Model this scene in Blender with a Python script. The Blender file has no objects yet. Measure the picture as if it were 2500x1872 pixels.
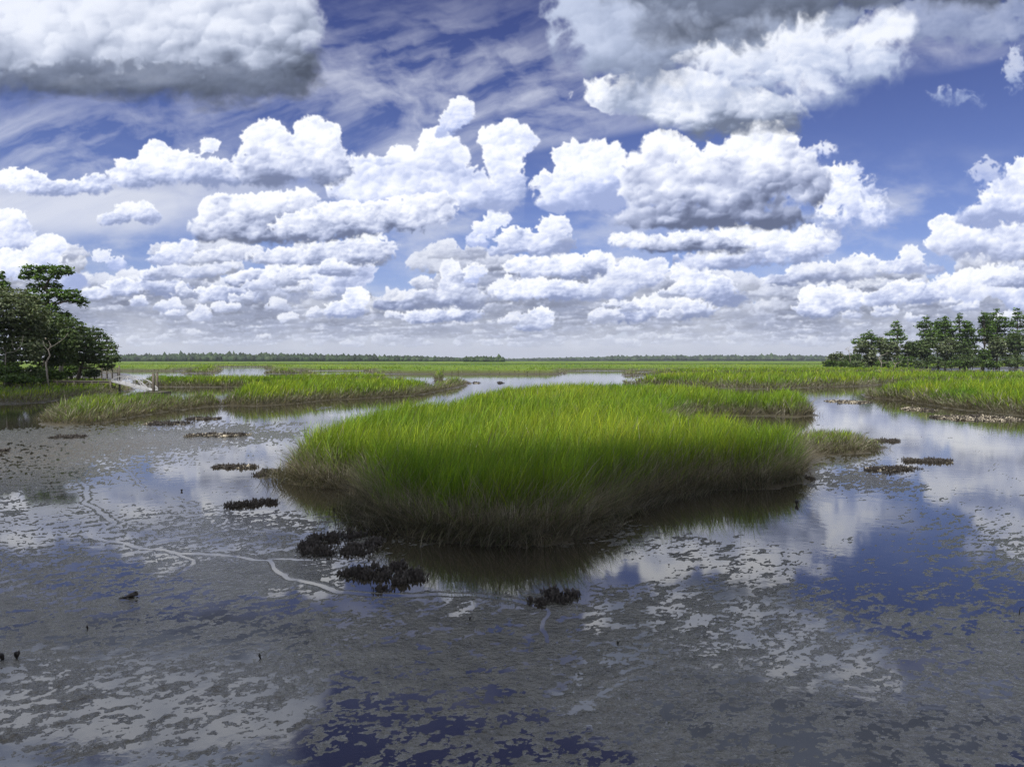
import math
DENOISE=True
import bpy, math, random
import numpy as np
from mathutils import Vector, Matrix
sc=bpy.context.scene
COL=sc.collection
R=math.radians
# ------------------------------------------------------------------ camera
CAMH=4.0; F=1785.0; YH=879.0
PITCH=math.atan((936-YH)/F)
cam=bpy.data.cameras.new('camera'); cam.sensor_width=36; cam.lens=36*F/2500; cam.clip_end=30000; cam.clip_start=0.1
camo=bpy.data.objects.new('camera',cam); COL.objects.link(camo)
camo.location=(0,0,CAMH); camo.rotation_euler=(R(90)-PITCH,0,0); sc.camera=camo
# ------------------------------------------------------------------ sun, exposure
SUN_EL=R(56); SUN_AZ=R(205)            # azimuth measured from +Y towards +X : behind the camera, to the left
SUNV=Vector((math.sin(SUN_AZ)*math.cos(SUN_EL),math.cos(SUN_AZ)*math.cos(SUN_EL),math.sin(SUN_EL)))
sun=bpy.data.lights.new('sun','SUN'); sun.energy=4.6; sun.angle=R(0.53); sun.color=(1.0,0.955,0.89)
suno=bpy.data.objects.new('sun',sun); COL.objects.link(suno)
suno.rotation_euler=(-SUNV).to_track_quat('-Z','Y').to_euler(); suno.location=(0,0,50)
sc.view_settings.view_transform='Standard'; sc.view_settings.look='None'
sc.view_settings.exposure=0.13; sc.view_settings.gamma=1.0; sc.view_settings.use_curve_mapping=False
sc.render.engine='CYCLES'
sc.cycles.max_bounces=6; sc.cycles.diffuse_bounces=4; sc.cycles.glossy_bounces=3; sc.cycles.transmission_bounces=2
sc.cycles.transparent_max_bounces=4; sc.cycles.volume_bounces=0; sc.cycles.use_denoising=DENOISE if 'DENOISE' in globals() else False
sc.cycles.caustics_reflective=False; sc.cycles.caustics_refractive=False
sc.cycles.denoiser='OPENIMAGEDENOISE'; sc.cycles.denoising_prefilter='NONE'

SKYRES=0.50; WSTR=0.10
SKYLO=(0.86,0.84,1.16); SKYHI=(0.37,0.32,0.60)
WATER_IOR=2.5; GRASS_GAIN=0.95; FAR_GAIN=1.1; GQ=1.0; HAZE=0.00009
# ---- noise and cloud field
_T=np.random.RandomState(3).rand(256,256).astype(np.float32)*np.float32(2*math.pi)
_GX=np.cos(_T).ravel();_GY=np.sin(_T).ravel()
def gnoise(x,y,s):
    x=x.astype(np.float32)+np.float32((s*37)%251);y=y.astype(np.float32)+np.float32((s*101)%253)
    x0=np.floor(x);y0=np.floor(y);fx=x-x0;fy=y-y0
    ix=x0.astype(np.int32);iy=y0.astype(np.int32)
    ux=fx*fx*(3-2*fx);uy=fy*fy*(3-2*fy)
    xa=ix&255;xb=(ix+1)&255;ya=(iy&255)<<8;yb=((iy+1)&255)<<8
    def g(k,dx,dy):
        return _GX[k]*(fx-dx)+_GY[k]*(fy-dy)
    a=g(xa+ya,0,0);b=g(xb+ya,1,0);c=g(xa+yb,0,1);d=g(xb+yb,1,1)
    ab=a+(b-a)*ux
    return (ab+((c+(d-c)*ux)-ab)*uy)*np.float32(1.4)
def fbm(x,y,s,o=5,g=0.5,bil=False):
    r=0;a=1;n=0
    for i in range(o):
        v=gnoise(x,y,s+i*17)
        r=r+a*(np.abs(v)*2 if bil else v);n+=a
        c,sn=0.8*2.03,0.6*2.03
        x,y=x*c-y*sn,x*sn+y*c;a*=g
    return r/n
def sst(a,b,x):
    t=np.clip((x-a)/(b-a),0,1);return t*t*(3-2*t)
def blur(a,n):
    n=int(n)
    if n<1:return a
    for ax in (0,1):
        for _ in range(2):
            p=np.pad(a,[(n+1,n) if i==ax else (0,0) for i in range(2)],mode='edge')
            c=np.cumsum(p,axis=ax,dtype=np.float64)
            a=((np.take(c,range(2*n+1,c.shape[ax]),axis=ax)-np.take(c,range(0,c.shape[ax]-2*n-1),axis=ax))/(2*n+1)).astype(np.float32)
    return a
class Sky:
    # image coordinates X (right), Y (up) in "photo pixels" tangent-plane units; s= pixels per unit
    def __init__(S,x0,x1,y0,y1,res):
        S.res=res;S.x0=x0;S.y0=y0
        S.w=int((x1-x0)*res);S.h=int((y1-y0)*res)
        S.C=np.zeros((S.h,S.w,3),np.float32);S.A=np.zeros((S.h,S.w),np.float32)
    def over(S,sl,col,a):
        S.C[sl]=col*a[...,None]+S.C[sl]*(1-a[...,None]);S.A[sl]=a+S.A[sl]*(1-a)
    def cloud(S,ells,base=None,seed=0,size=None,bright=1.0,dark=0.25,soft=0.34,ragged=0.55,haze=0.0,dens=1.0,grey=0.0,tint=(0.93,0.96,1.04),sharp=1.0,nv=1.0,vr=(-.05,.42,.20,.95),levels=((0.95,0.46,1.5,40),(0.55,0.44,1.5,80),(0.30,0.34,1.3,130),(0.16,0.20,0.8,160))):
        e=np.array(ells,float)
        mx=max(e[:,2].max(),e[:,3].max())*0.5
        X0,X1=(e[:,0]-e[:,2]).min()-mx,(e[:,0]+e[:,2]).max()+mx
        Y0,Y1=(e[:,1]-e[:,3]).min()-mx,(e[:,1]+e[:,3]).max()+mx
        i0=max(0,int((X0-S.x0)*S.res));i1=min(S.w,int((X1-S.x0)*S.res)+1)
        j0=max(0,int((Y0-S.y0)*S.res));j1=min(S.h,int((Y1-S.y0)*S.res)+1)
        if i1-i0<4 or j1-j0<4:return
        xs=(np.arange(i0,i1)/S.res+S.x0).astype(np.float32);ys=(np.arange(j0,j1)/S.res+S.y0).astype(np.float32)
        X,Y=np.meshgrid(xs,ys)
        if size is None:size=float(np.mean(np.minimum(e[:,2],e[:,3])))
        k=1.0/size
        wx=fbm(X*k*0.9,Y*k*0.9,seed+3,4)*size*0.55*ragged; wy=fbm(X*k*0.9,Y*k*0.9,seed+9,4)*size*0.55*ragged
        Xw=X+wx;Yw=Y+wy
        t=np.full(X.shape,-9.0,np.float32)
        for (cx,cy,rx,ry) in e[:,:4]:
            q=((Xw-cx)/rx)**2+((Yw-cy)/ry)**2
            v=1-q
            t=np.where(v>t,v,t)+np.exp(-np.abs(v-t)*5)*0.10*(t>-5)
        bil=fbm(Xw*k*1.5,Yw*k*1.5,seed+21,6,0.50,True)
        fb=fbm(X*k*2.2,Y*k*2.2,seed+40,5,0.6)
        t=t+ragged*(0.5-bil)*1.25-0.02+ragged*fb*0.5
        Yb=base if base is not None else (e[:,1]-e[:,3]*0.8).min()
        H=(e[:,1]+e[:,3]).max()-Yb
        bw=fbm(X*k*0.7,Y*k*2.2,seed+77,4)*size*0.55
        v=(Y+bw-Yb)/max(H,1)
        # flat base cut
        cut=sst(-0.12,0.10,v)
        t=t-(1-cut)*1.4
        latr=(X-e[:,0].mean())/(e[:,2].max()+(e[:,0].max()-e[:,0].min())*.5+1)
        sf=soft*(0.45+1.5*(1-sst(0.0,0.55,v))+0.5*np.clip(latr,0,1)+0.9*np.clip(fbm(X*k*.5,Y*k*.5,seed+44,2),0,1))
        tear=fbm(X*k*3.5,Y*k*3.5,seed+48,5,0.65)
        side=np.clip(0.25+latr+0.8*(1-sst(0,.6,v)),0,1.3)
        a=sst(0.0,1.0,(t+0.05+0.28*tear*side)/sf)*dens
        th=np.clip(t,0,1)
        rng=np.random.RandomState(seed%100000+1)
        lat=(e[:,0].mean()-X)/(e[:,2].max()+e[:,3].max())
        vv=v+nv*(0.05*fb+0.16*lat+0.42*fbm(X*k*0.45+wx*k*.4,Y*k*0.7,seed+91,2))
        f=0.0+0.38*sst(vr[0],vr[1],vv)+0.42*sst(vr[2],vr[3],vv)
        f=f-0.03+0.36*fbm(X*k*0.75+wx*k*.5,Y*k*1.1+wy*k*.5,seed+55,3)
        f0=f.copy()
        lw=fbm(X*k*3.1,Y*k*3.1,seed+61,4,0.6)*size*0.11
        lv=fbm(X*k*3.1,Y*k*3.1,seed+67,4,0.6)*size*0.11
        Xl=X+wx*0.5+lw;Yl=Y+wy*0.5+lv
        ar=float((a>0.3).sum())/(S.res*S.res)
        for (rs,am,cov,mxn) in levels:
            r0=size*rs
            if r0*S.res<1.6:continue
            n=int(min(mxn,cov*ar/(r0*r0)))
            jj,ii=np.nonzero(a>0.5)
            if len(jj)==0 or n<1:continue
            pk=rng.randint(0,len(jj),n)
            pts=np.stack([xs[ii[pk]],ys[jj[pk]]],1)
            pts=pts[np.argsort(-pts[:,1])]
            for (cx,cy) in pts:
                r=r0*rng.uniform(0.7,1.4);ry=r*rng.uniform(0.65,0.95)
                a0=max(0,int((cx-r*1.7-xs[0])*S.res));a1=min(len(xs),int((cx+r*1.7-xs[0])*S.res)+1)
                b0=max(0,int((cy-r*1.7-ys[0])*S.res));b1=min(len(ys),int((cy+r*1.7-ys[0])*S.res)+1)
                if a1-a0<2 or b1-b0<2:continue
                w=(slice(b0,b1),slice(a0,a1))
                xx=(Xl[w]-cx)/r;yy=(Yl[w]-cy)/ry
                q=np.sqrt(xx*xx+yy*yy)
                m=sst(1.05,0.78,q)*sst(-0.95,0.25,yy+0.15*xx)
                tg=0.55*f0[w]+0.45*f[w]+am*rng.uniform(0.5,1.1)*(0.05+0.75*yy-0.35*xx)
                m=m*0.85
                f[w]=f[w]*(1-m)+tg*m
        f=f+(1-sst(0,0.45,t))*0.25*(0.35+0.65*sst(0,0.5,v))
        f=f-0.05*(bil-0.4)*sharp
        f=f*(1-grey)
        f=f-0.22*(1-sst(0.0,0.30,v+0.25*fbm(X*k*.5,Y*k*.9,seed+71,2)))*sst(0.1,0.6,t)
        f=np.clip(f,0,1)
        f=f*f*(3-2*f)*0.8+f*0.2
        col=(dark+(bright-dark)*f)[...,None]*np.ones(3,np.float32)
        tt=np.array(tint,np.float32)
        col=col*(tt+(1-tt)*(f*min(1.0,bright/0.95)**2)[...,None])
        col=col*np.array((0.965,0.982,1.03),np.float32)
        if haze>0:
            hz=np.array((0.62,0.66,0.79),np.float32)
            col=col*(1-haze)+hz*haze
        S.over((slice(j0,j1),slice(i0,i1)),col,a.astype(np.float32))
def P(l): return [(x,YH-y,rx,ry) for x,y,rx,ry in l]
def build(res=0.42):
    S=Sky(-260,2760,-5,1330,res)
    xs=(np.arange(S.w)/res+S.x0).astype(np.float32);ys=(np.arange(S.h)/res+S.y0).astype(np.float32)
    X,Y=np.meshgrid(xs,ys)
    PY=YH-Y
    # high thin cloud : streaks + sheet
    w1=fbm(X/420,Y/260,5,5)
    st=fbm((X+0.55*Y)/420+w1*0.9,(Y-0.25*X)/75+w1*0.8,11,7,0.6)
    st2=fbm(X/190+w1,Y/110+w1*1.5,31,7,0.62)
    m=np.exp(-(((X-1120)/520)**2+((PY-240)/190)**2)**1.3)*1.0
    m+=np.exp(-(((X-180)/420)**2+((PY-370)/120)**2)**1.2)*1.0
    m+=np.exp(-(((X-2350)/260)**2+((PY-130)/60)**2))*0.5
    line=Y-(YH-370)-(X-1320)*0.19
    m*=sst(-14,14,line+(X<1280)*400)
    a=np.clip((st*0.9+st2*0.75+0.28),0,1)*np.clip(m,0,1)
    a=np.clip(a,0,0.62)
    S.over((slice(None),slice(None)),np.ones((S.h,S.w,3),np.float32)*np.array((0.68,0.71,0.82),np.float32),a)
    sh=np.exp(-(((X-120)/430)**2+((PY-515+w1*30)/62)**2)**2.0)+np.exp(-(((X-480)/330)**2+((PY-470+w1*20)/36)**2)**1.5)*0.6
    sh=np.clip(sh,0,1)*(0.80+0.35*st)
    S.over((slice(None),slice(None)),np.ones((S.h,S.w,3),np.float32)*np.array((0.70,0.73,0.83),np.float32),np.clip(sh,0,0.85))
    # distant haze of cloud decks near the horizon
    hz=sst(250,0,Y)*0.25+sst(110,10,Y)*0.35
    S.over((slice(None),slice(None)),np.ones((S.h,S.w,3),np.float32)*np.array((0.60,0.65,0.79),np.float32),np.clip(hz,0,1))
    rng=np.random.RandomState(7)
    # small distant cumulus by world distance
    cl=[]
    for i in range(1700):
        D=1.0/rng.uniform(1/55.0,1/6.8)
        if rng.rand()<0.55: D=1.0/rng.uniform(1/60.,1/12.)
        x=rng.uniform(-260,2760)
        yb=F*1.0/D*0.93
        sc=F/D
        py=YH-yb
        if py<640 : continue
        # blue gaps
        if 840<x<1080 and py<760: continue
        if 540<x<760 and py<690:continue
        if 1540<x<2200 and py<712: continue
        if 1100<x<1540 and py<665: continue
        if 1790<x<1950 and 690<py<800 and rng.rand()<0.85: continue
        if 150<x<450 and py<712: continue
        if 2270<x<2360 and py<770: continue
        wd=rng.uniform(0.35,0.95)*sc; ht=rng.uniform(0.16,0.50)*sc*(1.0+D/60)
        if D<15: wd*=rng.uniform(.45,.8);ht*=rng.uniform(.9,1.35)
        ht=min(ht,52)
        cl.append((D,x,yb,wd,ht,i))
    cl.sort(reverse=True)
    for D,x,yb,wd,ht,i in cl:
        n=rng.randint(3,6)
        e=[(x,yb+ht*0.35,wd*0.75,ht*0.45)]
        for k in range(n):
            dx=rng.uniform(-.7,.7); r=rng.uniform(.3,.6)
            e.append((x+dx*wd,yb+ht*(0.35+0.45*(1-dx*dx)*rng.rand()),wd*r*0.7,ht*rng.uniform(.35,.6)))
        h=min(0.68,max(0.05,(D-7)/55))
        S.cloud(e,base=yb+ht*0.02,seed=100+i*13,size=ht*0.62,bright=rng.uniform(0.78,0.97),dark=rng.uniform(0.20,0.34),haze=h,ragged=0.6,soft=0.45,tint=(0.80,0.90,1.25))
    def veil(sd,amt,y0,y1):
        q=fbm(X/230,Y/95,sd,6,.6);m=sst(y0-120,y0,Y)*sst(y1,y1-160,Y)
        S.over((slice(None),slice(None)),np.ones((S.h,S.w,3),np.float32)*np.array((0.66,0.69,0.78),np.float32),np.clip(sst(-.1,.55,q)*amt*m,0,1))
    veil(601,.55,60,520)
    def C(l,base=None,seed=0,**k):
        S.cloud(P(l),base=None if base is None else YH-base,seed=seed*1009+5,**k)
    T=dict(tint=(0.78,0.92,1.42))
    C([(300,705,50,24),(390,690,50,34),(430,712,60,20),(235,722,40,20)],735,1,size=30,dark=.32,**T)
    C([(540,722,70,26),(610,704,60,36),(700,725,60,24),(660,716,50,26)],748,2,size=32,dark=.28,**T)
    C([(480,660,80,26),(400,675,60,24),(520,650,60,24)],690,3,size=28,dark=.3,**T)
    C([(640,680,60,22),(710,666,66,34),(790,668,66,34),(580,688,40,18)],704,4,size=32,dark=.22,**T)
    C([(850,680,48,60),(880,650,40,50),(810,700,60,40)],745,5,size=34,dark=.35,**T)
    C([(520,632,60,18),(590,620,70,22),(470,645,40,16),(650,636,40,14)],650,6,size=24,dark=.25,grey=.04,**T)
    C([(720,630,130,24),(830,625,110,36),(900,610,70,40)],662,7,size=30,dark=.24,**T)
    C([(430,622,48,26),(462,605,24,20),(400,640,40,18)],655,8,size=24,dark=.4,**T)
    C([(870,735,34,36),(840,760,60,24)],785,9,size=26,dark=.35,**T)
    C([(320,775,0.1,0.1),(1320,775,36,26),(1300,795,52,18)][1:],815,10,size=22,dark=.33,**T)
    C([(1040,775,64,22),(1120,768,62,22)],793,11,size=22,dark=.3,**T)
    C([(1530,765,68,32),(1600,750,62,34),(1680,758,74,28)],797,12,size=28,dark=.3,**T)
    r2=np.random.RandomState(19)
    for i in range(80):
        x=r2.uniform(180,2600);y=r2.uniform(655,790)
        if 850<x<1080 and y<765: continue
        if 1700<x<1950 and y<800: continue
        if 1560<x<2120 and y<712: continue
        if x<420 and y<720: continue
        z=(30+(790-y)*.10)*r2.uniform(.6,1.15)
        e=[(x,y,z*1.1,z*.45)]
        for k in range(3): e.append((x+r2.uniform(-.9,.9)*z,y-r2.uniform(.0,.55)*z,z*r2.uniform(.4,.7),z*r2.uniform(.3,.55)))
        C(e,y+z*.35,200+i,size=z*.62,dark=r2.uniform(.20,.36),grey=r2.uniform(-.05,.14),haze=max(0,(y-640)/420.),soft=.35,ragged=.6,**T)
    C([(1100,664,27,32),(1117,705,46,45),(1055,735,72,28),(1148,738,50,34),(948,750,44,20),(1000,745,40,20)],764,13,size=30,dark=.25,**T)
    C([(1160,664,30,20),(1150,685,22,14)],None,14,size=22,dark=.5,dens=.9,**T)
    C([(1250,722,54,20),(1300,706,54,30),(1370,712,66,30),(1440,716,50,24)],742,15,size=26,dark=.33,**T)
    C([(1500,700,54,46),(1560,670,60,40),(1602,653,32,22),(1480,650,26,30)],740,16,size=36,dark=.33,**T)
    C([(1300,655,72,28),(1395,655,78,36),(1450,652,40,36)],692,17,size=32,dark=.3,**T)
    C([(1260,590,56,35),(1330,604,84,34),(1352,558,42,30),(1225,618,44,16)],634,18,size=34,dark=.36,**T)
    C([(1680,668,52,30),(1720,700,74,32),(1770,732,62,24)],757,19,size=30,dark=.33,**T)
    C([(1910,692,62,24),(2000,668,92,28),(2095,648,48,30),(2060,672,90,22)],702,20,size=30,dark=.27,**T)
    C([(1980,725,34,28),(2045,735,72,36),(1995,758,66,26)],783,21,size=30,dark=.3,**T)
    C([(2140,732,48,20),(2190,716,44,30),(2250,720,56,28),(2305,700,36,32)],757,22,size=30,dark=.33,**T)
    C([(2360,700,50,44),(2430,690,70,44),(2510,720,80,54),(2600,690,90,60)],775,23,size=40,dark=.4,**T)
    C([(2460,690,70,18),(2520,680,50,20)],707,24,size=22,dark=.3,grey=.25,**T)
    C([(2220,640,35,38),(2180,655,42,20),(2262,660,42,17)],677,25,size=28,dark=.38,**T)
    veil(611,.38,40,420)
    # right cloud
    C([(2310,560,50,34),(2350,600,110,42),(2450,600,130,50),(2570,580,150,70)],657,26,size=50,dark=.33,**T)
    C([(2470,500,100,62),(2500,440,60,60),(2380,545,70,40),(2600,460,120,100)],560,27,size=46,dark=.42,**T)
    C([(2400,425,46,34),(2430,460,40,30)],None,28,size=30,soft=1.1,dens=.7,ragged=1.0,bright=.8,dark=.5,**T)
    # left edge
    C([(30,548,56,36),(10,590,70,36),(70,590,40,30)],640,29,size=36,dark=.38,grey=.05,**T)
    C([(125,605,46,30),(90,640,80,34),(20,650,90,40),(170,690,60,24)],720,30,size=34,dark=.45,**T)
    C([(255,628,26,18),(290,648,26,22)],None,31,size=22,dens=.8,ragged=.8,dark=.5,**T)
    C([(335,520,52,26),(285,540,46,18),(370,535,30,18)],562,32,size=28,dark=.35,**T)
    C([(1215,535,34,24),(1180,565,30,26),(1155,590,22,18),(1185,600,16,14)],None,33,size=26,dark=.5,ragged=.7,**T)
    # center-left mass
    C([(1000,440,130,75),(880,450,90,60),(1085,400,60,56),(1130,470,90,60),(960,480,150,50),(1060,350,40,30)],560,34,size=52,dark=.40,soft=.35,**T)
    C([(870,525,120,34),(990,530,120,44),(1060,510,60,36)],585,35,size=42,dark=.19,**T)
    C([(1245,314,26,20),(1210,345,48,38),(1272,350,46,38),(1230,400,50,46),(1240,460,50,56),(1220,500,66,36)],None,36,size=44,dark=.42,ragged=.45,**T)
    C([(1127,278,34,34),(1100,310,28,32),(1080,335,20,18)],None,37,size=28,dark=.5,dens=.9,ragged=.5,**T)
    C([(558,520,72,46),(655,515,80,44),(735,505,54,46),(520,565,60,34),(640,570,130,36),(600,550,120,50)],610,38,size=44,dark=.17,ragged=.42,**T)
    C([(760,560,100,42),(840,545,110,44)],602,39,size=34,dark=.2,grey=.12,**T)
    C([(55,445,76,30),(150,465,96,22),(245,455,44,26)],492,40,size=28,dark=.36,**T)
    C([(390,385,48,36),(430,415,76,44),(340,430,76,40),(514,362,26,22),(535,432,84,40)],483,41,size=40,dark=.34,**T)
    C([(655,342,60,46),(775,338,64,46),(720,390,140,50),(800,410,70,56),(650,425,100,44)],478,42,size=52,dark=.24,ragged=.45,**T)
    veil(621,.22,260,560)
    # right mass
    C([(1800,600,95,50),(1900,610,112,44),(1985,588,62,40),(1740,640,110,24)],667,43,size=42,dark=.33,**T)
    C([(2040,445,56,40),(2075,500,84,60),(2140,530,56,40),(2030,560,60,40)],None,44,size=44,soft=.8,ragged=.9,dark=.42,dens=1.0,**T)
    C([(2075,420,26,20),(2050,440,30,22)],None,45,size=24,soft=1.0,ragged=1.0,dark=.5,dens=.8,**T)
    C([(1540,590,60,24),(1610,604,70,28),(1700,596,90,34),(1780,608,60,24)],628,46,size=34,dark=.17,grey=.06,soft=.6,**T)
    C([(1440,392,92,48),(1385,465,86,56),(1480,470,110,60),(1350,500,40,30)],533,47,size=50,dark=.45,**T)
    C([(1620,372,64,46),(1600,450,100,80),(1745,450,140,90),(1880,410,110,74),(1965,450,56,66),(1850,350,80,56),(1650,540,180,34),(1850,540,130,36),(1800,505,120,50)],583,48,size=66,dark=.17,ragged=.5,**T)
    C([(2005,375,30,28)],None,49,size=26,soft=1.0,ragged=1.0,dark=.5,dens=.8,**T)
    # top right giant
    N=dict(tint=(0.80,0.95,1.32))
    C([(1720,290,180,70),(1860,300,120,66),(1620,240,220,60)],352,50,size=80,dark=.20,soft=.6,**N)
    C([(2330,255,64,26),(2280,240,40,20),(2460,180,30,60)],None,51,size=36,soft=1.2,dens=.7,ragged=1.15,bright=.8,dark=.5,**N)
    C([(2300,60,230,70),(2420,90,150,60),(2600,40,200,100)],None,52,size=70,dens=.6,ragged=.8,bright=.62,dark=.35,soft=.6,**N)
    C([(1500,120,150,120),(1600,40,260,110),(1460,30,120,60),(1560,210,130,60)],None,53,size=120,dark=.30,bright=.62,soft=.7,grey=.0,ragged=.55,**N)
    C([(1740,110,210,80),(1900,70,200,70),(1600,150,120,70)],None,60,size=90,dark=.24,bright=.55,soft=.8,ragged=.45,**N)
    C([(1850,0,420,90),(1700,90,200,80),(2000,-60,500,120),(2300,-40,300,90)],None,54,size=130,dark=.10,bright=.30,grey=.2,soft=.9,ragged=.45,**N)
    C([(1860,190,230,84),(2000,140,170,80),(1700,235,200,50),(2080,170,140,70),(1930,240,150,80),(2120,110,80,60),(1560,270,90,36),(2180,80,60,40),(1980,240,120,50)],None,55,size=90,dark=.40,bright=.90,soft=1.3,ragged=.62,sharp=.6,nv=.8,**N)
    # top left giant
    C([(120,60,330,150),(-150,60,260,180),(640,60,160,150),(400,40,260,150),(300,170,460,112),(560,185,250,100),(725,170,70,100)],290,56,size=130,dark=.10,bright=.86,soft=.6,ragged=.38,sharp=.6,nv=.55,vr=(.17,.36,.28,.66),**N)
    C([(330,205,390,50),(600,215,200,46),(560,262,110,30),(700,225,90,36)],None,57,size=70,dark=.10,bright=.22,soft=1.2,grey=.1,ragged=.6,dens=.8,**N)
    # above the frame
    C([(150,-230,520,170),(-100,-150,300,160),(520,-160,260,110),(300,-330,400,120)],None,58,size=150,dark=.45,bright=.92,soft=.6,**N)
    C([(1900,-230,560,150),(2500,-230,320,140),(1450,-260,260,120)],None,59,size=130,dark=.16,bright=.50,soft=.7,**N)
    return S
# ------------------------------------------------------------------ world : sky texture behind the computed cloud field
W=bpy.data.worlds.new('World'); sc.world=W; W.use_nodes=True
nt=W.node_tree; nt.nodes.clear(); L=nt.links.new
def nd(t,**k):
    n=nt.nodes.new(t)
    for a,b in k.items(): setattr(n,a,b)
    return n
def mth(op,*a,clamp=False):
    n=nd('ShaderNodeMath',operation=op,use_clamp=clamp)
    for i,x in enumerate(a):
        if hasattr(x,'links'): L(x,n.inputs[i])
        else: n.inputs[i].default_value=x
    return n.outputs[0]
def mixc(f,a,b,mode='MIX'):
    n=nd('ShaderNodeMix',data_type='RGBA',blend_type=mode,clamp_factor=True)
    for i,x in ((0,f),(6,a),(7,b)):
        if hasattr(x,'links'): L(x,n.inputs[i])
        else: n.inputs[i].default_value=x
    return n.outputs[2]
tc=nd('ShaderNodeTexCoord')
sep=nd('ShaderNodeSeparateXYZ'); L(tc.outputs['Generated'],sep.inputs[0])
dx,dy,dz=sep.outputs
sky=nd('ShaderNodeTexSky',sky_type='NISHITA',sun_disc=False,sun_elevation=SUN_EL,sun_rotation=SUN_AZ,air_density=1.0,dust_density=0.6,ozone_density=3.0,altitude=0)
# below the horizon the sky texture is dark: look it up at the mirrored height
cb=nd('ShaderNodeCombineXYZ'); L(dx,cb.inputs[0]); L(dy,cb.inputs[1]); L(mth('MAXIMUM',mth('ABSOLUTE',dz),0.012),cb.inputs[2])
L(cb.outputs[0],sky.inputs[0])
elv=mth('MAXIMUM',dz,0.0)
grad=mixc(mth('MULTIPLY',elv,2.1,clamp=True),(SKYLO[0],SKYLO[1],SKYLO[2],1),(SKYHI[0],SKYHI[1],SKYHI[2],1))
blue=mixc(1.0,sky.outputs[0],grad,'MULTIPLY')
# cloud field in front : tangent plane coordinates of the direction
syp=mth('MAXIMUM',dy,0.05)
u=mth('DIVIDE',dx,syp); v=mth('DIVIDE',dz,syp)
X0,X1,Y0,Y1=-260,2760,-5,1330
RES=SKYRES
S=build(RES)
img=bpy.data.images.new('cloud_field',S.w,S.h,alpha=True,float_buffer=True,is_data=True)
px=np.empty((S.h,S.w,4),np.float32); px[...,:3]=S.C; px[...,3]=np.clip(S.A,0,1)
img.pixels.foreach_set(px.ravel()); img.update()
img.alpha_mode='CHANNEL_PACKED'
uu=mth('DIVIDE',mth('ADD',mth('MULTIPLY',u,F),1250-X0),float(X1-X0))
vv=mth('DIVIDE',mth('SUBTRACT',mth('MULTIPLY',v,F),Y0),float(Y1-Y0))
cb2=nd('ShaderNodeCombineXYZ'); L(uu,cb2.inputs[0]); L(vv,cb2.inputs[1])
it=nd('ShaderNodeTexImage',image=img,extension='EXTEND',interpolation='Cubic'); L(cb2.outputs[0],it.inputs[0])
# clouds everywhere else : the same kind of broken cumulus from noise on a cloud deck
dzz=mth('ADD',mth('MAXIMUM',dz,0.0),0.10)
cb3=nd('ShaderNodeCombineXYZ'); L(mth('DIVIDE',dx,dzz),cb3.inputs[0]); L(mth('DIVIDE',dy,dzz),cb3.inputs[1])
nz=nd('ShaderNodeTexNoise'); L(cb3.outputs[0],nz.inputs['Vector']); nz.inputs['Scale'].default_value=0.9; nz.inputs['Detail'].default_value=6; nz.inputs['Roughness'].default_value=0.58
mr=nd('ShaderNodeMapRange',interpolation_type='SMOOTHSTEP'); L(nz.outputs[0],mr.inputs[0]); mr.inputs[1].default_value=0.40; mr.inputs[2].default_value=0.53
mr2=nd('ShaderNodeMapRange'); L(nz.outputs[0],mr2.inputs[0]); mr2.inputs[1].default_value=0.46; mr2.inputs[2].default_value=0.70; mr2.inputs[3].default_value=1.0;mr2.inputs[4].default_value=0.0
ccol=mixc(mr2.outputs[0],(0.25,0.27,0.32,1),(0.80,0.82,0.86,1))
# window of the computed field
def win(x,a,b):
    n=nd('ShaderNodeMapRange',interpolation_type='SMOOTHSTEP'); L(x,n.inputs[0]); n.inputs[1].default_value=a; n.inputs[2].default_value=b; return n.outputs[0]
wn=mth('MULTIPLY',mth('MULTIPLY',win(uu,0.0,0.06),win(uu,1.0,0.94)),mth('MULTIPLY',win(vv,1.0,0.86),win(dy,0.05,0.3)))
# premultiplied over: front = C + blue*(1-A)
sc1=nd('ShaderNodeVectorMath',operation='SCALE'); L(it.outputs[0],sc1.inputs[0]); sc1.inputs[3].default_value=1.0/WSTR
blf=mixc(it.outputs[1],blue,(0,0,0,1))
fr=mixc(1.0,sc1.outputs[0],blf,'ADD')
sc2=nd('ShaderNodeVectorMath',operation='SCALE'); L(ccol,sc2.inputs[0]); sc2.inputs[3].default_value=1.0/WSTR
bk=mixc(mr.outputs[0],blue,sc2.outputs[0])
out=mixc(wn,bk,fr)
bg=nd('ShaderNodeBackground'); L(out,bg.inputs[0]); bg.inputs[1].default_value=WSTR
ow=nd('ShaderNodeOutputWorld'); L(bg.outputs[0],ow.inputs[0])
W.cycles.sampling_method='MANUAL'; W.cycles.sample_map_resolution=512
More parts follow.
